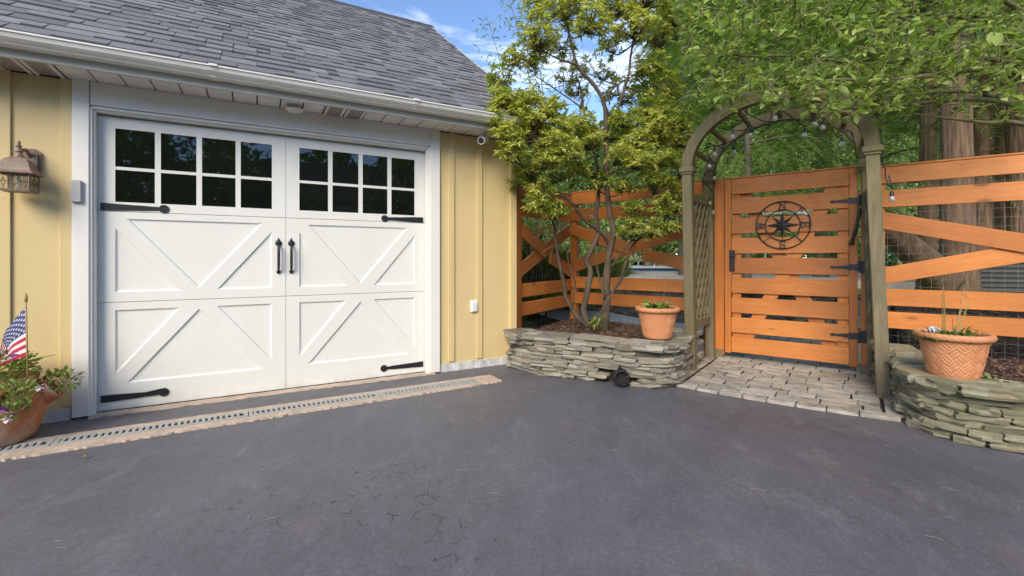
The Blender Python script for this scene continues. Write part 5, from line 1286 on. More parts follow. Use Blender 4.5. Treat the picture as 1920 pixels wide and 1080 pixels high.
for mi, mt in ((0, 'red'), (1, 'flag_white'), (2, 'navy')):
    m_ = MB(); nu, nv = 30, 26; uc = 0.42
    for i in range(nu):
        for j in range(nv):
            u0, u1, v0, v1 = i / nu, (i + 1) / nu, j / nv, (j + 1) / nv; can = (i + .5) / nu < uc and j < 14
            k = 2 if can else (j // 2) % 2
            if k == mi: m_.add([flag_pt(u0, v0), flag_pt(u1, v0), flag_pt(u1, v1), flag_pt(u0, v1)], [(0, 1, 2, 3)])
    m_.build({0: 'red_stripes', 1: 'white_stripes', 2: 'blue_canton'}[mi], M[mt], flag, True)
m_ = MB()
for r_ in range(9):
    for c_ in range(6 if r_ % 2 == 0 else 5):
        u = (c_ + (0.5 if r_ % 2 == 0 else 1.0)) / 6 * 0.42; v = (r_ + 0.7) / 9.6 * 14 / 26; pts = []
        for k in range(10): rr_ = 0.0098 if k % 2 == 0 else 0.004; a = math.pi / 2 + k * math.pi / 5; pts.append(flag_pt(u + rr_ * math.cos(a) / FW, v - rr_ * math.sin(a) / FH, 0.0015))
        m_.add(pts + [flag_pt(u, v, 0.0015)], [(k, (k + 1) % 10, 10) for k in range(10)])
m_.build('star_field', M['flag_white'], flag)

# ------------------------------------------------------------------ yard behind the fence: wall, deck, pool
rw = empty('retaining_wall', fw(0, 2.15), F_ANG, 'grey block retaining wall behind the gate below the pool', 'stone wall')
q = random.Random(6); z = 0.0
for h in (0.12, 0.115, 0.12, 0.115, 0.12):
    x = -5.2 + q.uniform(0, .2)
    while x < 1.9:
        w = q.choice((0.2, 0.27, 0.34)); add_stone(rw, (x + w / 2, 0.1 + z * 0.12 + q.uniform(-.01, .01), z + h / 2), (w * 1.0, 0.2, h), 0, 'stone_grey', q, 'stone', 0.01); x += w + 0.004
    z += h
x = -5.2
while x < 1.9: w = q.uniform(.4, .6); add_stone(rw, (x + w / 2, 0.16, z + 0.03), (w, 0.32, 0.06), 0, 'stone_grey', q, 'cap_stone', 0.005); x += w + .004
DZ = 0.60
m_ = MB(); m_.box(tuple(fw(-1.2, 2.36 + 3.3, DZ / 2)), (9.0, 6.6, DZ), Matrix.Rotation(F_ANG, 3, 'Z')); 
tag(m_.build('planting_terrace', simple('terrace_grass', (0.26, 0.34, 0.08), (0.15, 0.21, 0.045), .9, 6, .6, 60)), 'raised planting terrace behind the retaining wall', 'terrace', kind='structure')
PO = at(1265, 480, 13.5); PO.z = 0
pool_ang = math.radians(-14)
def pw(x, y, z): return Matrix.Rotation(pool_ang, 3, 'Z') @ Vector((x, y, 0)) + Vector((PO.x, PO.y, z))
m_ = MB()
for (xa, xb, ya, yb) in ((-4.4, 20, -5.4, -2.2), (-4.4, 20, 4.2, 12), (-4.4, -2.6, -2.2, 4.2), (9.0, 20, -2.2, 4.2)):
    c = pw((xa + xb) / 2, (ya + yb) / 2, 0.36); m_.box(tuple(c), (xb - xa, yb - ya, 0.72), Matrix.Rotation(pool_ang, 3, 'Z'))
tag(m_.build('pool_deck', M['deck']), 'pale concrete pool deck beyond the fence', 'deck', kind='structure')
m_ = MB(); m_.add([pw(-2.6, -2.2, 0.655), pw(9, -2.2, 0.655), pw(9, 4.2, 0.655), pw(-2.6, 4.2, 0.655)], [(0, 1, 2, 3)])
tag(m_.build('pool_water', M['water']), 'light blue swimming pool water beyond the fence', 'pool', kind='structure')
pc = empty('pool_edge', (PO.x, PO.y, 0), pool_ang, 'grey coping with dark blue tile line round the pool', 'pool edge')
for (xa, ya, xb, yb) in ((-2.6, 4.2, 9, 4.2), (-2.6, -2.2, 9, -2.2), (-2.6, -2.2, -2.6, 4.2), (9, -2.2, 9, 4.2)):
    m_ = MB(); m_.bar((xa, ya, 0.745), (xb, yb, 0.745), 0.3, 0.05); m_.build('coping', M['coping'], pc)
    m_ = MB(); m_.bar((xa, ya, 0.69), (xb, yb, 0.69), 0.02, 0.06); m_.build('tile_line', M['tile'], pc)
# pale concrete walk between the fence and the wall
m_ = MB(); pts = spline([fw(-3.6, 1.5), fw(-2.4, 0.75), fw(-1.4, 0.62), fw(-0.4, 0.9)], 8); pts2 = spline([fw(-3.6, 3.2), fw(-2.2, 2.0), fw(-1.2, 1.5), fw(-0.4, 1.55)], 8); k = len(pts)
m_.add([(p.x, p.y, 0.12) for p in pts] + [(p.x, p.y, 0.15) for p in pts2], [(i, i + 1, k + i + 1, k + i) for i in range(k - 1)])
tag(m_.build('concrete_walk', simple('pale_concrete', (0.6, 0.58, 0.56), (0.5, 0.48, 0.47), 0.8, 6)), 'pale curved concrete walk behind the left fence', 'walkway', kind='structure')
def mound(x, y):
    r = (Vector((x, y, 0)) - F_LOC); t_, b_ = r.dot(FD), r.dot(FB); return 0.20 + min(0.34, 0.16 * max(0, b_ - 0.1)) + 0.02 * noise.noise(Vector((x * 2, y * 2, 0)))
bed('mulch_slope', [tuple(fw(t_, b_).xy) for t_, b_ in ((1.52, 0.12), (4.6, 0.12), (5.6, 1.5), (5.8, 5.0), (3.2, 6.0), (1.7, 4.5), (1.52, 2.2))], 0.3, 'dark mulch slope under the redwood trunks', 9000, 3, mound)

def chaise(loc, rz, label):
    c = empty('lounge_chair', loc, rz, label, 'lounge chair', 'white pool loungers'); 
    m_ = MB(); m_.tube(spline([(-0.9, 0.28, .05), (-0.6, .28, .38), (0, .28, .30), (.5, .28, .34), (1.0, .28, .95)], 5), 0.025, 8); m_.build('frame_rail', M['white_plastic'], c, True)
    m_ = MB(); m_.tube(spline([(-0.9, -0.28, .05), (-0.6, -.28, .38), (0, -.28, .30), (.5, -.28, .34), (1.0, -.28, .95)], 5), 0.025, 8); m_.build('frame_rail', M['white_plastic'], c, True)
    m_ = MB(); P_ = spline([(-0.6, 0, .40), (0, 0, .32), (.5, 0, .36), (1.0, 0, .97)], 6); n_ = len(P_); m_.add([(p.x, -.27, p.z) for p in P_] + [(p.x, .27, p.z) for p in P_] + [(p.x, -.27, p.z + .02) for p in P_] + [(p.x, .27, p.z + .02) for p in P_], [(i, i + 1, n_ + i + 1, n_ + i) for i in range(n_ - 1)] + [(2 * n_ + i, 3 * n_ + i, 3 * n_ + i + 1, 2 * n_ + i + 1) for i in range(n_ - 1)]); m_.build('sling', M['canvas'], c)
    for x_ in (-.2, .55):
        m_ = MB(); m_.tube([(x_, -.28, .31), (x_ + .05, -.28, 0), (x_ + .05, .28, 0), (x_, .28, .31)], 0.02, 6); m_.build('leg', M['white_plastic'], c)
chaise(pw(-0.6, 5.0, 0.72), math.radians(200), 'white sling lounger beyond the pool seen left of the arbor')
chaise(pw(1.7, 5.2, 0.72), math.radians(160), 'white sling lounger beyond the pool nearest the arbor post')
um = empty('patio_umbrella', pw(4.0, 6.0, 0.72), 0, 'pale canvas patio umbrella beyond the pool', 'umbrella')
m_ = MB(); m_.tube([(0, 0, 0), (0, 0, 2.75)], 0.025, 8); m_.build('pole', M['white_plastic'], um)
m_ = MB(); nseg = 8
ringv = [(1.7 * math.cos(2 * math.pi * k / nseg), 1.7 * math.sin(2 * math.pi * k / nseg), 2.15) for k in range(nseg)]; m_.add(ringv + [(0, 0, 2.8)] + [(x, y, z - .15) for x, y, z in ringv], [(k, (k + 1) % nseg, nseg) for k in range(nseg)] + [(k, nseg + 1 + k, nseg + 1 + (k + 1) % nseg, (k + 1) % nseg) for k in range(nseg)]); m_.build('canopy', M['canvas'], um)
ac = empty('wicker_storage_box', at(1868, 540, 6.9) * 1.0, math.radians(-20), 'dark grey wicker storage box behind the redwood trunks', 'box'); ac.location.z = 0.42
for (c, s) in (((0, 0, .36), (1.25, .6, .66)),): box('case', c, s, simple('dark_wicker', (0.06, 0.06, 0.062), (0.025, 0.025, 0.027), 0.6, 60, .8, 90), ac, bevel=.01)
for k in range(9): box('slat', (0, -.312, .08 + .07 * k), (1.2, .012, .04), simple('wicker_slat', (0.075, 0.075, 0.078), rough=.6) if k == 0 else bpy.data.materials['wicker_slat'], ac, bevel=.003)
box('lid', (0, 0, .72), (1.32, .66, .05), bpy.data.materials['wicker_slat'], ac, bevel=.01)

# ------------------------------------------------------------------ trees behind the fence
def trunk_mesh(mbd, pts, radii, seg=12, flute=0.12):
    S_ = spline(pts, 5); R = []
    for i in range(len(S_)):
        f = i / (len(S_) - 1) * (len(radii) - 1); k = min(int(f), len(radii) - 2); R.append(radii[k] + (radii[k + 1] - radii[k]) * (f - k))
    b0 = len(mbd.v); mbd.tube(S_, R, seg)
    for i in range(b0, b0 + len(S_) * seg):
        p = Vector(mbd.v[i]); c = S_[(i - b0) // seg]; d = p - c; k = 1 + flute * noise.noise(Vector((d.x * 9, d.y * 9, p.z * .7))) + 0.06 * math.sin((i - b0) % seg * 2.1); mbd.v[i] = tuple(c + d * k)
def spray_mesh(name, bases, dirs, L_, mat, nl=15, wid=0.5, leafw=0.30):
    """feathery drooping sprays: a rib with leaflets on both sides"""
    n = len(bases); d = dirs / np.linalg.norm(dirs, axis=1, keepdims=True); s, nn = frames_from_dirs(d, nrg.uniform(-.6, .6, n)); LL = np.broadcast_to(L_, (n,))[:, None]
    V = []; 
    for k in range(nl):
        f = (k + .6) / nl; p = bases + d * LL * f - np.array([0, 0, 1]) * (LL * 0.35 * f * f)
        ln = LL * wid * (0.35 + 0.75 * math.sin(math.pi * min(1, f * .85 + .12))) * .5
        for sg in (-1, 1):
            dd = s * sg * .85 + d * .55 - nn * .12; tip = p + dd * ln; w = d * LL * leafw / nl
            V += [p - w * .5, p + dd * ln * .5 - w * .9, tip, p + dd * ln * .5 + w * .9]
    V = np.stack(V, 1).reshape(-1, 3); m = len(V) // 4; Fa = np.arange(m)[:, None] * 4 + np.array([[0, 1, 2, 3]]); return np_mesh(name, V, Fa, mat)
def conifer(loc, label, H, r, n, matn, z0=1.2, spread=1.6, seed=0, trunk_pts=None, tr=0.12, bark='bark_grey', L_=(.35, .7), group='conifers behind the fence', cone=0.5, nm='conifer_tree'):
    t_ = empty(nm, loc, 0, label, 'tree', group); m_ = MB()
    tp = trunk_pts or [(0, 0, -.1), (0.03, 0.02, H * .3), (-.03, 0, H * .65), (0, 0, H)]
    trunk_mesh(m_, tp, [tr * 1.35, tr, tr * .75, tr * .3]); m_.build('trunk', M[bark], t_, True)
    g = np.random.default_rng(seed); z = z0 + (H - z0) * g.uniform(0, 1, n) ** .9; a = g.uniform(0, 6.28, n); rad = spread * (1 - cone * (z - z0) / (H - z0)) * g.uniform(.12, 1, n) ** .6
    b = np.stack([rad * np.cos(a), rad * np.sin(a), z - rad * .18 + g.normal(0, .08, n)], 1); d = np.stack([np.cos(a), np.sin(a), g.uniform(-.6, .15, n)], 1) + g.normal(0, .35, (n, 3))
    o = bpy.data.objects.new('crown', spray_mesh('crown', b, d, g.uniform(*L_, n), M[matn])); link(o, t_)
    m_ = MB()
    for k in range(26):
        zz = z0 + (H - z0) * k / 26; a_ = k * 2.4; R_ = spread * (1 - cone * (zz - z0) / (H - z0)) * .9; m_.tube(spline([(0, 0, zz), (R_ * .5 * math.cos(a_), R_ * .5 * math.sin(a_), zz + .05), (R_ * math.cos(a_), R_ * math.sin(a_), zz - R_ * .2)], 3), [.028, .024, .02, .016, .012, .008, .005], 5, False)
    m_.build('limbs', M[bark], t_); return t_
conifer(at(1400, 484, 8.6) * 1.0 - Vector((0, 0, .6)), 'dark feathery conifer behind the arbor arch', 8.5, .3, 1700, 'lf_con', 1.35, 2.1, 1, tr=.06)
conifer(at(1540, 484, 9.6) - Vector((0, 0, .6)), 'lighter feathery conifer seen through the arbor arch', 7.0, .3, 1300, 'lf_con_light', 1.25, 2.0, 2)
conifer(at(1285, 484, 10.5) - Vector((0, 0, .6)), 'tall dark conifer left of the arbor arch', 8.0, .3, 1100, 'lf_con', 2.2, 1.5, 3)
conifer(at(1640, 484, 8.8) - Vector((0, 0, .6)), 'green feathery conifer behind the right arbor post', 8.0, .3, 1200, 'lf_con', 2.0, 2.0, 4)
RW = [(1738, 7.4, .13, 0.10, 'slim redwood trunk left of the thick trunk'), (1796, 6.4, .20, 0.05, 'thick peeling redwood trunk behind the right fence'), (1842, 7.3, .15, .12, 'leaning redwood trunk right of the thick trunk'), (1884, 7.6, .19, .04, 'pale redwood trunk near the right picture edge'), (1925, 6.8, .20, .0, 'redwood trunk cut by the right picture edge')]
for i, (px_, Z_, r_, ln, lab) in enumerate(RW):
    p = at(px_, 484, Z_); p.z = 0.35
    conifer(p, lab, 8.5, .3, 520, 'lf_con', 3.0, 1.9, 20 + i, [(0, 0, -.2), (0.02, 0, .35), (ln * .5, 0.05, 2.2), (ln * 1.3, .05, 5), (ln * 2, 0, 8.5)], r_, 'bark_red', (.3, .6), 'redwood trunks behind the right fence', .3, 'redwood_tree')
p = at(1790, 500, 6.35); p.z = .4
bt = empty('curved_tree', p, 0, 'curved brown tree leaning left from the thick redwood', 'tree'); m_ = MB()
trunk_mesh(m_, [at(1770, 530, 6.4) - p, at(1735, 492, 6.3) - p, at(1695, 455, 6.2) - p, at(1655, 420, 6.15) - p, at(1600, 370, 6.3) - p], [.24, .19, .16, .14, .11]); m_.build('trunk', M['bark_red'], bt, True)

# generic far trees and hedge
def broad_tree(loc, label, H, R_, n, matn, seed, zc=.62, leaf=(.12, .22), group='background trees', trunk_r=.14, bottom=.25):
    t_ = empty('leafy_tree', loc, 0, label, 'tree', group); g = np.random.default_rng(seed); m_ = MB(); trunk_mesh(m_, [(0, 0, -.1), (.05, 0, H * .3), (0, .05, H * .75)], [trunk_r * 1.3, trunk_r, trunk_r * .4]); m_.build('trunk', M['bark_grey'], t_, True)
    cl_ = []; m_ = MB()
    for k in range(34):
        v = g.normal(0, 1, 3); v /= np.linalg.norm(v); rr_ = g.uniform(.35, 1) ; c = np.array([v[0] * R_ * rr_, v[1] * R_ * rr_, H * (bottom + 1) / 2 + v[2] * H * (1 - bottom) / 2 * rr_]); cl_.append((c, g.uniform(.28, .5) * R_)); m_.tube(spline([(0, 0, max(.3, c[2] * .55)), tuple(c * .55 + np.array([0, 0, c[2] * .2])), tuple(c)], 3), [.05, .045, .04, .03, .024, .018, .01], 5, False)
    m_.build('limbs', M['bark_grey'], t_); P_ = []
    for c, r_ in cl_:
        k = n // 34; v = g.normal(0, 1, (k, 3)); v /= np.linalg.norm(v, axis=1, keepdims=True); P_.append(c + v * r_ * g.uniform(.45, 1, (k, 1)) ** .5 * np.array([1, 1, .75]))
    P_ = np.concatenate(P_); leaf_obj('crown', t_, P_, g.normal(0, 1, (len(P_), 3)) + np.array([0, 0, -.2]), g.uniform(*leaf, len(P_)), g.uniform(leaf[0] * .5, leaf[1] * .6, len(P_)), M[matn]); return t_
far = [(1010, 24, 7, 3.2, 'lf_far'), (1110, 26, 8.5, 3.6, 'lf_far'), (1215, 23, 8, 3.2, 'lf_far'), (1330, 27, 11, 4, 'lf_far'), (1450, 24, 9, 3.6, 'lf_far_light'), (1570, 26, 12, 4.2, 'lf_far'), (1690, 21, 8, 3.4, 'lf_far_light'), (1800, 23, 11, 4, 'lf_far'), (1930, 20, 10, 4, 'lf_far')]
desc = ['far round tree at the left end of the tree line', 'far tree behind the shrub stems', 'far tree above the pool loungers', 'tall far tree left of the arbor arch', 'pale green far tree seen through the gate top', 'tall far tree behind the right arch', 'bright pale green far tree left of the redwood trunks', 'tall far tree behind the thick redwood', 'far tree at the right picture edge']
for i, ((px_, Z_, H, R_, mn), ds_) in enumerate(zip(far, desc)):
    p = at(px_, 484, Z_); p.z = 0; broad_tree(p, ds_, H, R_, 5200, mn, 60 + i, bottom=.06)
g = np.random.default_rng(321); n = 66000
ang = g.uniform(-.12, 1.5, n); Zw = g.uniform(25, 34, n); hx = np.where(ang > .36, 21.0, np.where(ang > .28, 9.5 + (ang - .28) * 140, 9.5)); cl_n = np.stack([np.round(ang * 26), np.round(Zw / 3)], 1); hh = g.uniform(0, 1, n) ** .8 * hx * (0.82 + .18 * np.sin(cl_n[:, 0] * 2.7 + cl_n[:, 1] * 1.9))
P_ = np.stack([ang * Zw + g.normal(0, .3, n), Zw, hh], 1)
wd = bpy.data.objects.new('woodland', leaf_mesh('woodland', P_, g.normal(0, 1, (n, 3)), g.uniform(.45, .9, n), g.uniform(.3, .55, n), M['lf_far'], shape='lance')); link(wd); tag(wd, 'dense green woodland closing the view behind the pool yard', 'woodland', kind='stuff')
# evergreen shrubs beyond the left fence
for i, (px_, Z_, H, R_, mn, lab) in enumerate(((1000, 9.0, 2.6, .8, 'lf_far_light', 'dark evergreen bush behind the short corner fence'), (1060, 12.5, 2.9, 1.2, 'lf_far', 'dark evergreen bush behind the corner post'), (1140, 11.0, 2.2, .9, 'lf_far_light', 'rounded dark bush left of the pool'), (1330, 18.5, 3.0, 1.6, 'lf_far_light', 'green bush behind the gate latch side'), (1560, 13.0, 2.6, 1.4, 'lf_far', 'dark bush seen through the gate hinge side'), (1440, 19.5, 2.8, 1.6, 'lf_far', 'dark bush seen through the gate middle'))):
    p = at(px_, 484, Z_); p.z = .1; broad_tree(p, lab, H, R_, 2600, mn, 90 + i, leaf=(.06, .12), group='bushes by the pool', trunk_r=.04, bottom=.05)
# ornamental grass, lilies and dark stakes
for i, (px_, Z_, H) in enumerate(((1012, 7.6, .95), (1046, 8.2, .9), (1092, 8.6, .85), (1125, 9.6, .8))):
    p = at(px_, 484, Z_); p.z = .45; gc = empty('grass_clump', p, 0, ['yellow-green grass clump behind the short corner fence', 'yellow-green grass clump beside the corner post', 'yellow-green grass clump behind the shrub stems', 'yellow-green grass clump left of the pool'][i], 'grass clump', 'ornamental grasses'); n = 420
    r_ = .16 * np.sqrt(nrg.uniform(0, 1, n)); a = nrg.uniform(0, 6.28, n); b = np.stack([r_ * np.cos(a), r_ * np.sin(a), np.zeros(n)], 1); d = np.stack([np.cos(a) * .35, np.sin(a) * .35, np.ones(n)], 1) + nrg.normal(0, .22, (n, 3))
    leaf_obj('blades', gc, b, d, nrg.uniform(.5, 1, n) * H, .016, M['lf_grass'], curl=.35)
for i, (px_, py_, Z_) in enumerate(((1012, 436, 6.9), (1030, 430, 7.2), (1103, 452, 7.4), (996, 448, 6.7))):
    p = at(px_, py_, Z_); ly_ = empty('daylily', (p.x, p.y, .3), 0, ['orange daylily left of the corner post', 'orange daylily closest to the corner post', 'orange daylily between the shrub stems', 'orange daylily near the garage corner'][i], 'flower', 'orange daylilies'); m_ = MB(); h = p.z - .3; m_.tube(spline([(0, 0, 0), (.02, 0, h * .6), (0, 0, h)], 4), .004, 5); m_.build('stem', M['lf_dry'], ly_)
    n = 14; a = np.arange(n) * .9; leaf_obj('bloom', ly_, np.tile([0, 0, h], (n, 1)) + nrg.normal(0, .03, (n, 3)), np.stack([np.cos(a), np.sin(a), .5 + 0 * a], 1), .09, .03, M['petal_o'], shape='oval'); n = 30
    leaf_obj('leaves', ly_, nrg.normal(0, .03, (n, 3)) * np.array([1, 1, 0]), rand_dirs(n, .6, 1), .5, .018, M['lf_grass'], curl=.3)
for i, (px_, ln) in enumerate(((990, .02), (1000, .05), (1008, .10), (1022, .16))):
    p = at(px_, 540, 6.6); m_ = MB(); m_.tube([(p.x, p.y, .2), (p.x + ln, p.y + .05, 1.35)], .014, 7); tag(m_.build('garden_stake', M['iron'], None, True), ['leftmost dark stake behind the short corner fence', 'second dark stake from the garage behind the corner fence', 'third dark stake from the garage behind the corner fence', 'dark slanting stake nearest the corner post'][i], 'stake', 'dark garden stakes')
# bamboo wisps above the roof edge
for i, (px_, top, Z_, lab) in enumerate(((918, 30, 8.0, 'wispy bamboo culm rising over the roof edge'), (958, -10, 7.6, 'bamboo culm between the roof and the shrub crown'), (985, 10, 8.4, 'bamboo culm half hidden by the shrub crown'))):
    p = at(px_, 484, Z_); zt = CAM_H + (484 - top) / FPX * Z_; bm_ = empty('bamboo', (p.x + .45, p.y, 0), 0, lab, 'bamboo', 'bamboo behind the garage'); m_ = MB(); cu = spline([(0, 0, 0), (-.02, 0, zt * .4), (-.15, 0, zt * .75), (-.5, 0, zt)], 8); m_.tube(cu, lerp_list(.016, .003, len(cu)), 6); m_.build('culm', M['bark_moss'], bm_, True)
    P_ = []; D3 = []
    for k in range(190 if i else 130):
        f = rnd.uniform(.45, 1); c = cu[min(int(f * (len(cu) - 1)), len(cu) - 1)]; P_.append(tuple(c + Vector((rnd.gauss(0, .16), rnd.gauss(0, .16), rnd.gauss(0, .1))))); D3.append((rnd.uniform(-1, 1), rnd.uniform(-1, 1), rnd.uniform(-.9, .3)))
    leaf_obj('leaves', bm_, np.array(P_), np.array(D3), nrg.uniform(.08, .16, len(P_)), .018, M['lf_far_light'])

# ------------------------------------------------------------------ overhanging broad-leaved tree (trunk beyond the right edge)
ovT = Vector((5.35, 4.05, 0.2)); ov = empty('overhanging_tree', ovT, 0, 'broad-leaved tree whose branches overhang the arbor from the right', 'tree')
m_ = MB(); trunk_mesh(m_, [(0, 0, -.2), (-.03, -.03, 1.0), (-.12, -.06, 2.2), (-.1, -.1, 3.4), (0, -.1, 5)], [.13, .11, .095, .07, .03]); m_.build('trunk', M['bark_moss'], ov, True)
limbs_px = [
 [((1900, 192), 3.9), ((1830, 172), 3.8), ((1760, 172), 3.75), ((1700, 178), 3.7), ((1640, 182), 3.65), ((1560, 186), 3.6)],
 [((1900, 195), 3.9), ((1820, 186), 3.7), ((1740, 192), 3.6), ((1680, 198), 3.5), ((1600, 202), 3.5), ((1530, 196), 3.5), ((1430, 205), 3.6)],
 [((1915, 110), 3.9), ((1850, 60), 3.7), ((1790, 30), 3.6), ((1720, 40), 3.5), ((1640, 22), 3.5), ((1560, 45), 3.5)],
 [((1915, 120), 3.9), ((1800, 105), 3.8), ((1700, 110), 3.8), ((1620, 120), 3.9), ((1500, 105), 4.0), ((1400, 105), 4.0), ((1330, 90), 4.0), ((1285, 55), 4.1)],
 [((1915, 60), 4.2), ((1780, 10), 4.2), ((1600, -20), 4.2), ((1480, 15), 4.2), ((1380, 20), 4.2), ((1300, 10), 4.2)],
 [((1915, 232), 3.8), ((1850, 230), 3.7), ((1780, 222), 3.6), ((1700, 212), 3.6)],
 [((1915, 140), 3.6), ((1840, 130), 3.4), ((1760, 140), 3.3), ((1650, 150), 3.3), ((1560, 150), 3.3), ((1470, 168), 3.4), ((1400, 150), 3.5)],
 [((1915, 20), 3.6), ((1840, -30), 3.5), ((1700, -60), 3.5), ((1560, -50), 3.6)]]
LM = MB(); ON = []
for L_ in limbs_px:
    P_ = [at(x, y, z) - ovT for (x, y), z in L_]; z0 = max(1.6, min(4.2, P_[0].z - .15)); S_ = spline([Vector((-.08, -.06, z0))] + P_, 6); LM.tube(S_, lerp_list(.026, .004, len(S_)), 8); ON += S_[6:]
tw = MB(); P_, D3 = [], []
oq = random.Random(4)
made = 0
while made < 1700:
    px_, py_ = oq.uniform(1262, 1960), oq.uniform(-120, 262)
    low = 215 + 14 * math.sin(px_ * .021) + 10 * math.sin(px_ * .057) if px_ > 1330 else 60 + (px_ - 1262) * 2.2
    top_left = 0 if px_ > 1330 else -200
    if py_ > low + oq.uniform(-30, 14): continue
    if px_ > 1690 and py_ > 215 and oq.random() < .7: continue
    z_ = oq.uniform(3.0, 4.7) if py_ < 140 or px_ > 1640 or oq.random() < .35 else oq.uniform(2.9, 3.7); c = at(px_, py_, z_) - ovT
    near = min(ON, key=lambda p: (p - c).length); dd = c - near
    if dd.length > .75: c = near + dd * (.75 / dd.length)
    mid = near.lerp(c, .55) + Vector((oq.uniform(-.05, .05), oq.uniform(-.05, .05), oq.uniform(.0, .06))); tw.tube(spline([near, mid, c], 3), lerp_list(.0058, .0022, 7), 4, False)
    ax = (c - near).normalized() if (c - near).length > .02 else Vector((-1, 0, 0)); ax = (ax + Vector((-.35, 0, 0))).normalized()
    for j in range(oq.randint(4, 7)):
        b = c - ax * oq.uniform(0, .13); a = oq.uniform(0, 6.28); d = ax * .55 + Vector((math.cos(a), math.sin(a), oq.uniform(-.35, .45))) * .8
        P_.append(tuple(b)); D3.append(tuple(d))
    ON += [c, mid]; made += 1
LM.build('limbs', M['bark_moss'], ov, True); tag(tw.build('twigs', M['bark_moss'], ov), kind='stuff')
n = len(P_); Ls = nrg.uniform(.040, .088, n); leaf_obj('crown', ov, np.array(P_), np.array(D3), Ls, Ls * .52, M['lf_dog'], shape='oval', curl=.16, roll=nrg.uniform(-.9, .9, n))
m_ = MB(); m_.tube(spline([at(1628, 190, 3.45) - ovT, at(1640, 175, 3.45) - ovT, at(1632, 150, 3.45) - ovT, at(1605, 125, 3.45) - ovT], 5), [.012] * 8 + [.009] * 8, 7); m_.build('broken_branch', simple('dead_wood', (0.34, 0.19, 0.09), (0.22, 0.11, 0.05), .8, 20), ov, True)
# big glossy leaf cluster hanging at the right
n = 9; leaf_obj('large_leaves', ov, np.tile(np.array(at(1850, 62, 3.1) - ovT), (n, 1)) + nrg.normal(0, .035, (n, 3)), np.stack([nrg.uniform(-.7, .5, n), nrg.uniform(-.4, .4, n), nrg.uniform(-1, -.2, n)], 1), nrg.uniform(.08, .13, n), nrg.uniform(.04, .06, n), M['lf_dog'], shape='oval')

# ------------------------------------------------------------------ behind the camera: what the door panes mirror
for i, (x_, y_, H, R_, lab) in enumerate(((4.5, -21, 9.5, 3.6, 'leafy tree opposite the garage, furthest left of the neighbouring house'), (9.0, -21, 9, 3.4, 'leafy tree opposite the garage, second left of the neighbouring house'), (12.2, -18.5, 6.5, 2.2, 'smaller leafy tree just left of the neighbouring house'), (19.0, -15.5, 9, 3.3, 'leafy tree just right of the neighbouring house'), (23.0, -11.0, 9.5, 3.6, 'leafy tree furthest right of the neighbouring house'))):
    broad_tree((x_, y_, 0), lab, H, R_, 5200, 'lf_far', 130 + i, leaf=(.22, .36), group='trees across the driveway', trunk_r=.2, bottom=.04)
g = np.random.default_rng(99); n = 26000; a_ = g.uniform(-.55, 1.75, n); R_ = g.uniform(31, 40, n); hh = g.uniform(0, 1, n) * 11.5 * (.85 + .15 * np.sin(np.round(a_ * 14) * 2.3))
wd = bpy.data.objects.new('woodland', leaf_mesh('woodland', np.stack([R_ * np.sin(a_), -R_ * np.cos(a_) + 2, hh], 1), g.normal(0, 1, (n, 3)), g.uniform(.6, 1.1, n), g.uniform(.4, .7, n), M['lf_far'])); link(wd); tag(wd, 'belt of woodland across the driveway mirrored in the door panes', 'woodland', kind='stuff')
hs = empty('neighbour_house', (17.8, -22.5, 0), math.radians(38), 'beige neighbouring house with brown gable roof across the driveway', 'house')
box('wall', (0, 0, 2.6), (8, 7, 5.2), M['beige_house'], hs, bevel=.01)
m_ = MB(); m_.add([(-4, y, z) for y, z in ((-3.5, 5.2), (3.5, 5.2), (0, 8.0))] + [(4, y, z) for y, z in ((-3.5, 5.2), (3.5, 5.2), (0, 8.0))], [(0, 1, 2)[::-1], (3, 4, 5), (0, 2, 5, 3), (1, 4, 5, 2), (0, 3, 4, 1)]); m_.build('gable', M['beige_house'], hs)
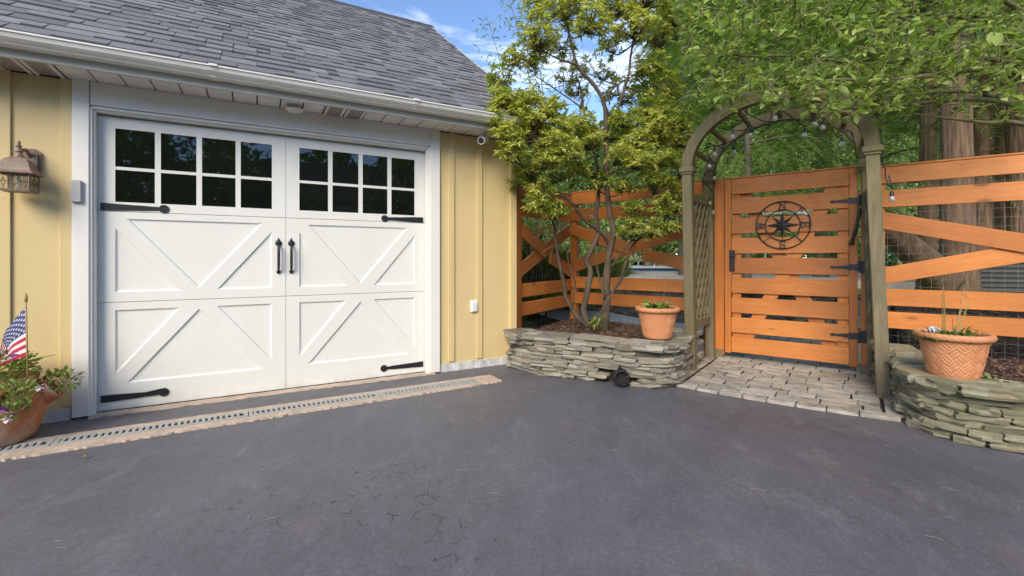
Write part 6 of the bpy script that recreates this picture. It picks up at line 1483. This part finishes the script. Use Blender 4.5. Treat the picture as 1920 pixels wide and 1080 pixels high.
for s in (-1, 1): m_ = MB(); m_.bar((0, s * 4.0, 4.95), (0, 0, 8.15), 8.8, .18, (0, 0, 1)); m_.build('roof', M['brown_roof'], hs)
for (x_, z_) in ((-2.2, 3.9), (1.8, 3.9), (-2.2, 1.4), (1.8, 1.4)):
    w_ = box('window', (x_, 3.51, z_), (1.1, .06, 1.4), M['white'], hs, bevel=.01); m_ = MB(); m_.box((0, .035, 0), (.95, .01, 1.25)); m_.build('pane', M['glass'], w_)
    w_ = box('window', (-4.01, x_, z_), (.06, 1.1, 1.4), M['white'], hs, bevel=.01); m_ = MB(); m_.box((-.035, 0, 0), (.01, .95, 1.25)); m_.build('pane', M['glass'], w_)

# ------------------------------------------------------------------ litter on the driveway
V = MB(); lq = random.Random(8)
for _ in range(80):
    x_, y_ = lq.uniform(-2.2, 3.0), lq.uniform(1.0, 4.2)
    if gw(0, 0).x and (Vector((x_, y_, 0)) - G_LOC).dot(NIN) > -.9: continue
    if (Vector((x_, y_, 0)) - F_LOC).dot(FB) > -1.55 and x_ > .9: continue
    a = lq.uniform(0, 3.14); l = lq.uniform(.02, .075); V.tube(spline([(x_, y_, .006), (x_ + l * .5 * math.cos(a) + .004, y_ + l * .5 * math.sin(a), .008), (x_ + l * math.cos(a), y_ + l * math.sin(a), .006)], 2), .0006, 4, False)
tag(V.build('pine_needles', simple('dry_needle', (0.42, 0.34, 0.22), rough=.8)), 'dry pine needles and bits scattered on the asphalt', 'needles', kind='stuff')
yl = bpy.data.objects.new('fallen_leaf', leaf_mesh('fallen_leaf', np.array([[2.21, 3.80, .028]]), np.array([[.8, .3, .1]]), .055, .035, M['yellow_leaf'], shape='oval')); link(yl); tag(yl, 'yellow fallen leaf on the paver path', 'leaf')
gl = bpy.data.objects.new('fallen_leaf', leaf_mesh('fallen_leaf', np.array([[-2.36, 2.52, .012], [-2.35, 2.53, .014]]), np.array([[.8, .3, .2], [-.5, .4, .2]]), .03, .02, M['lf_pot'], shape='oval')); link(gl); tag(gl, 'small green leaf sprig beside the trench drain', 'leaf')
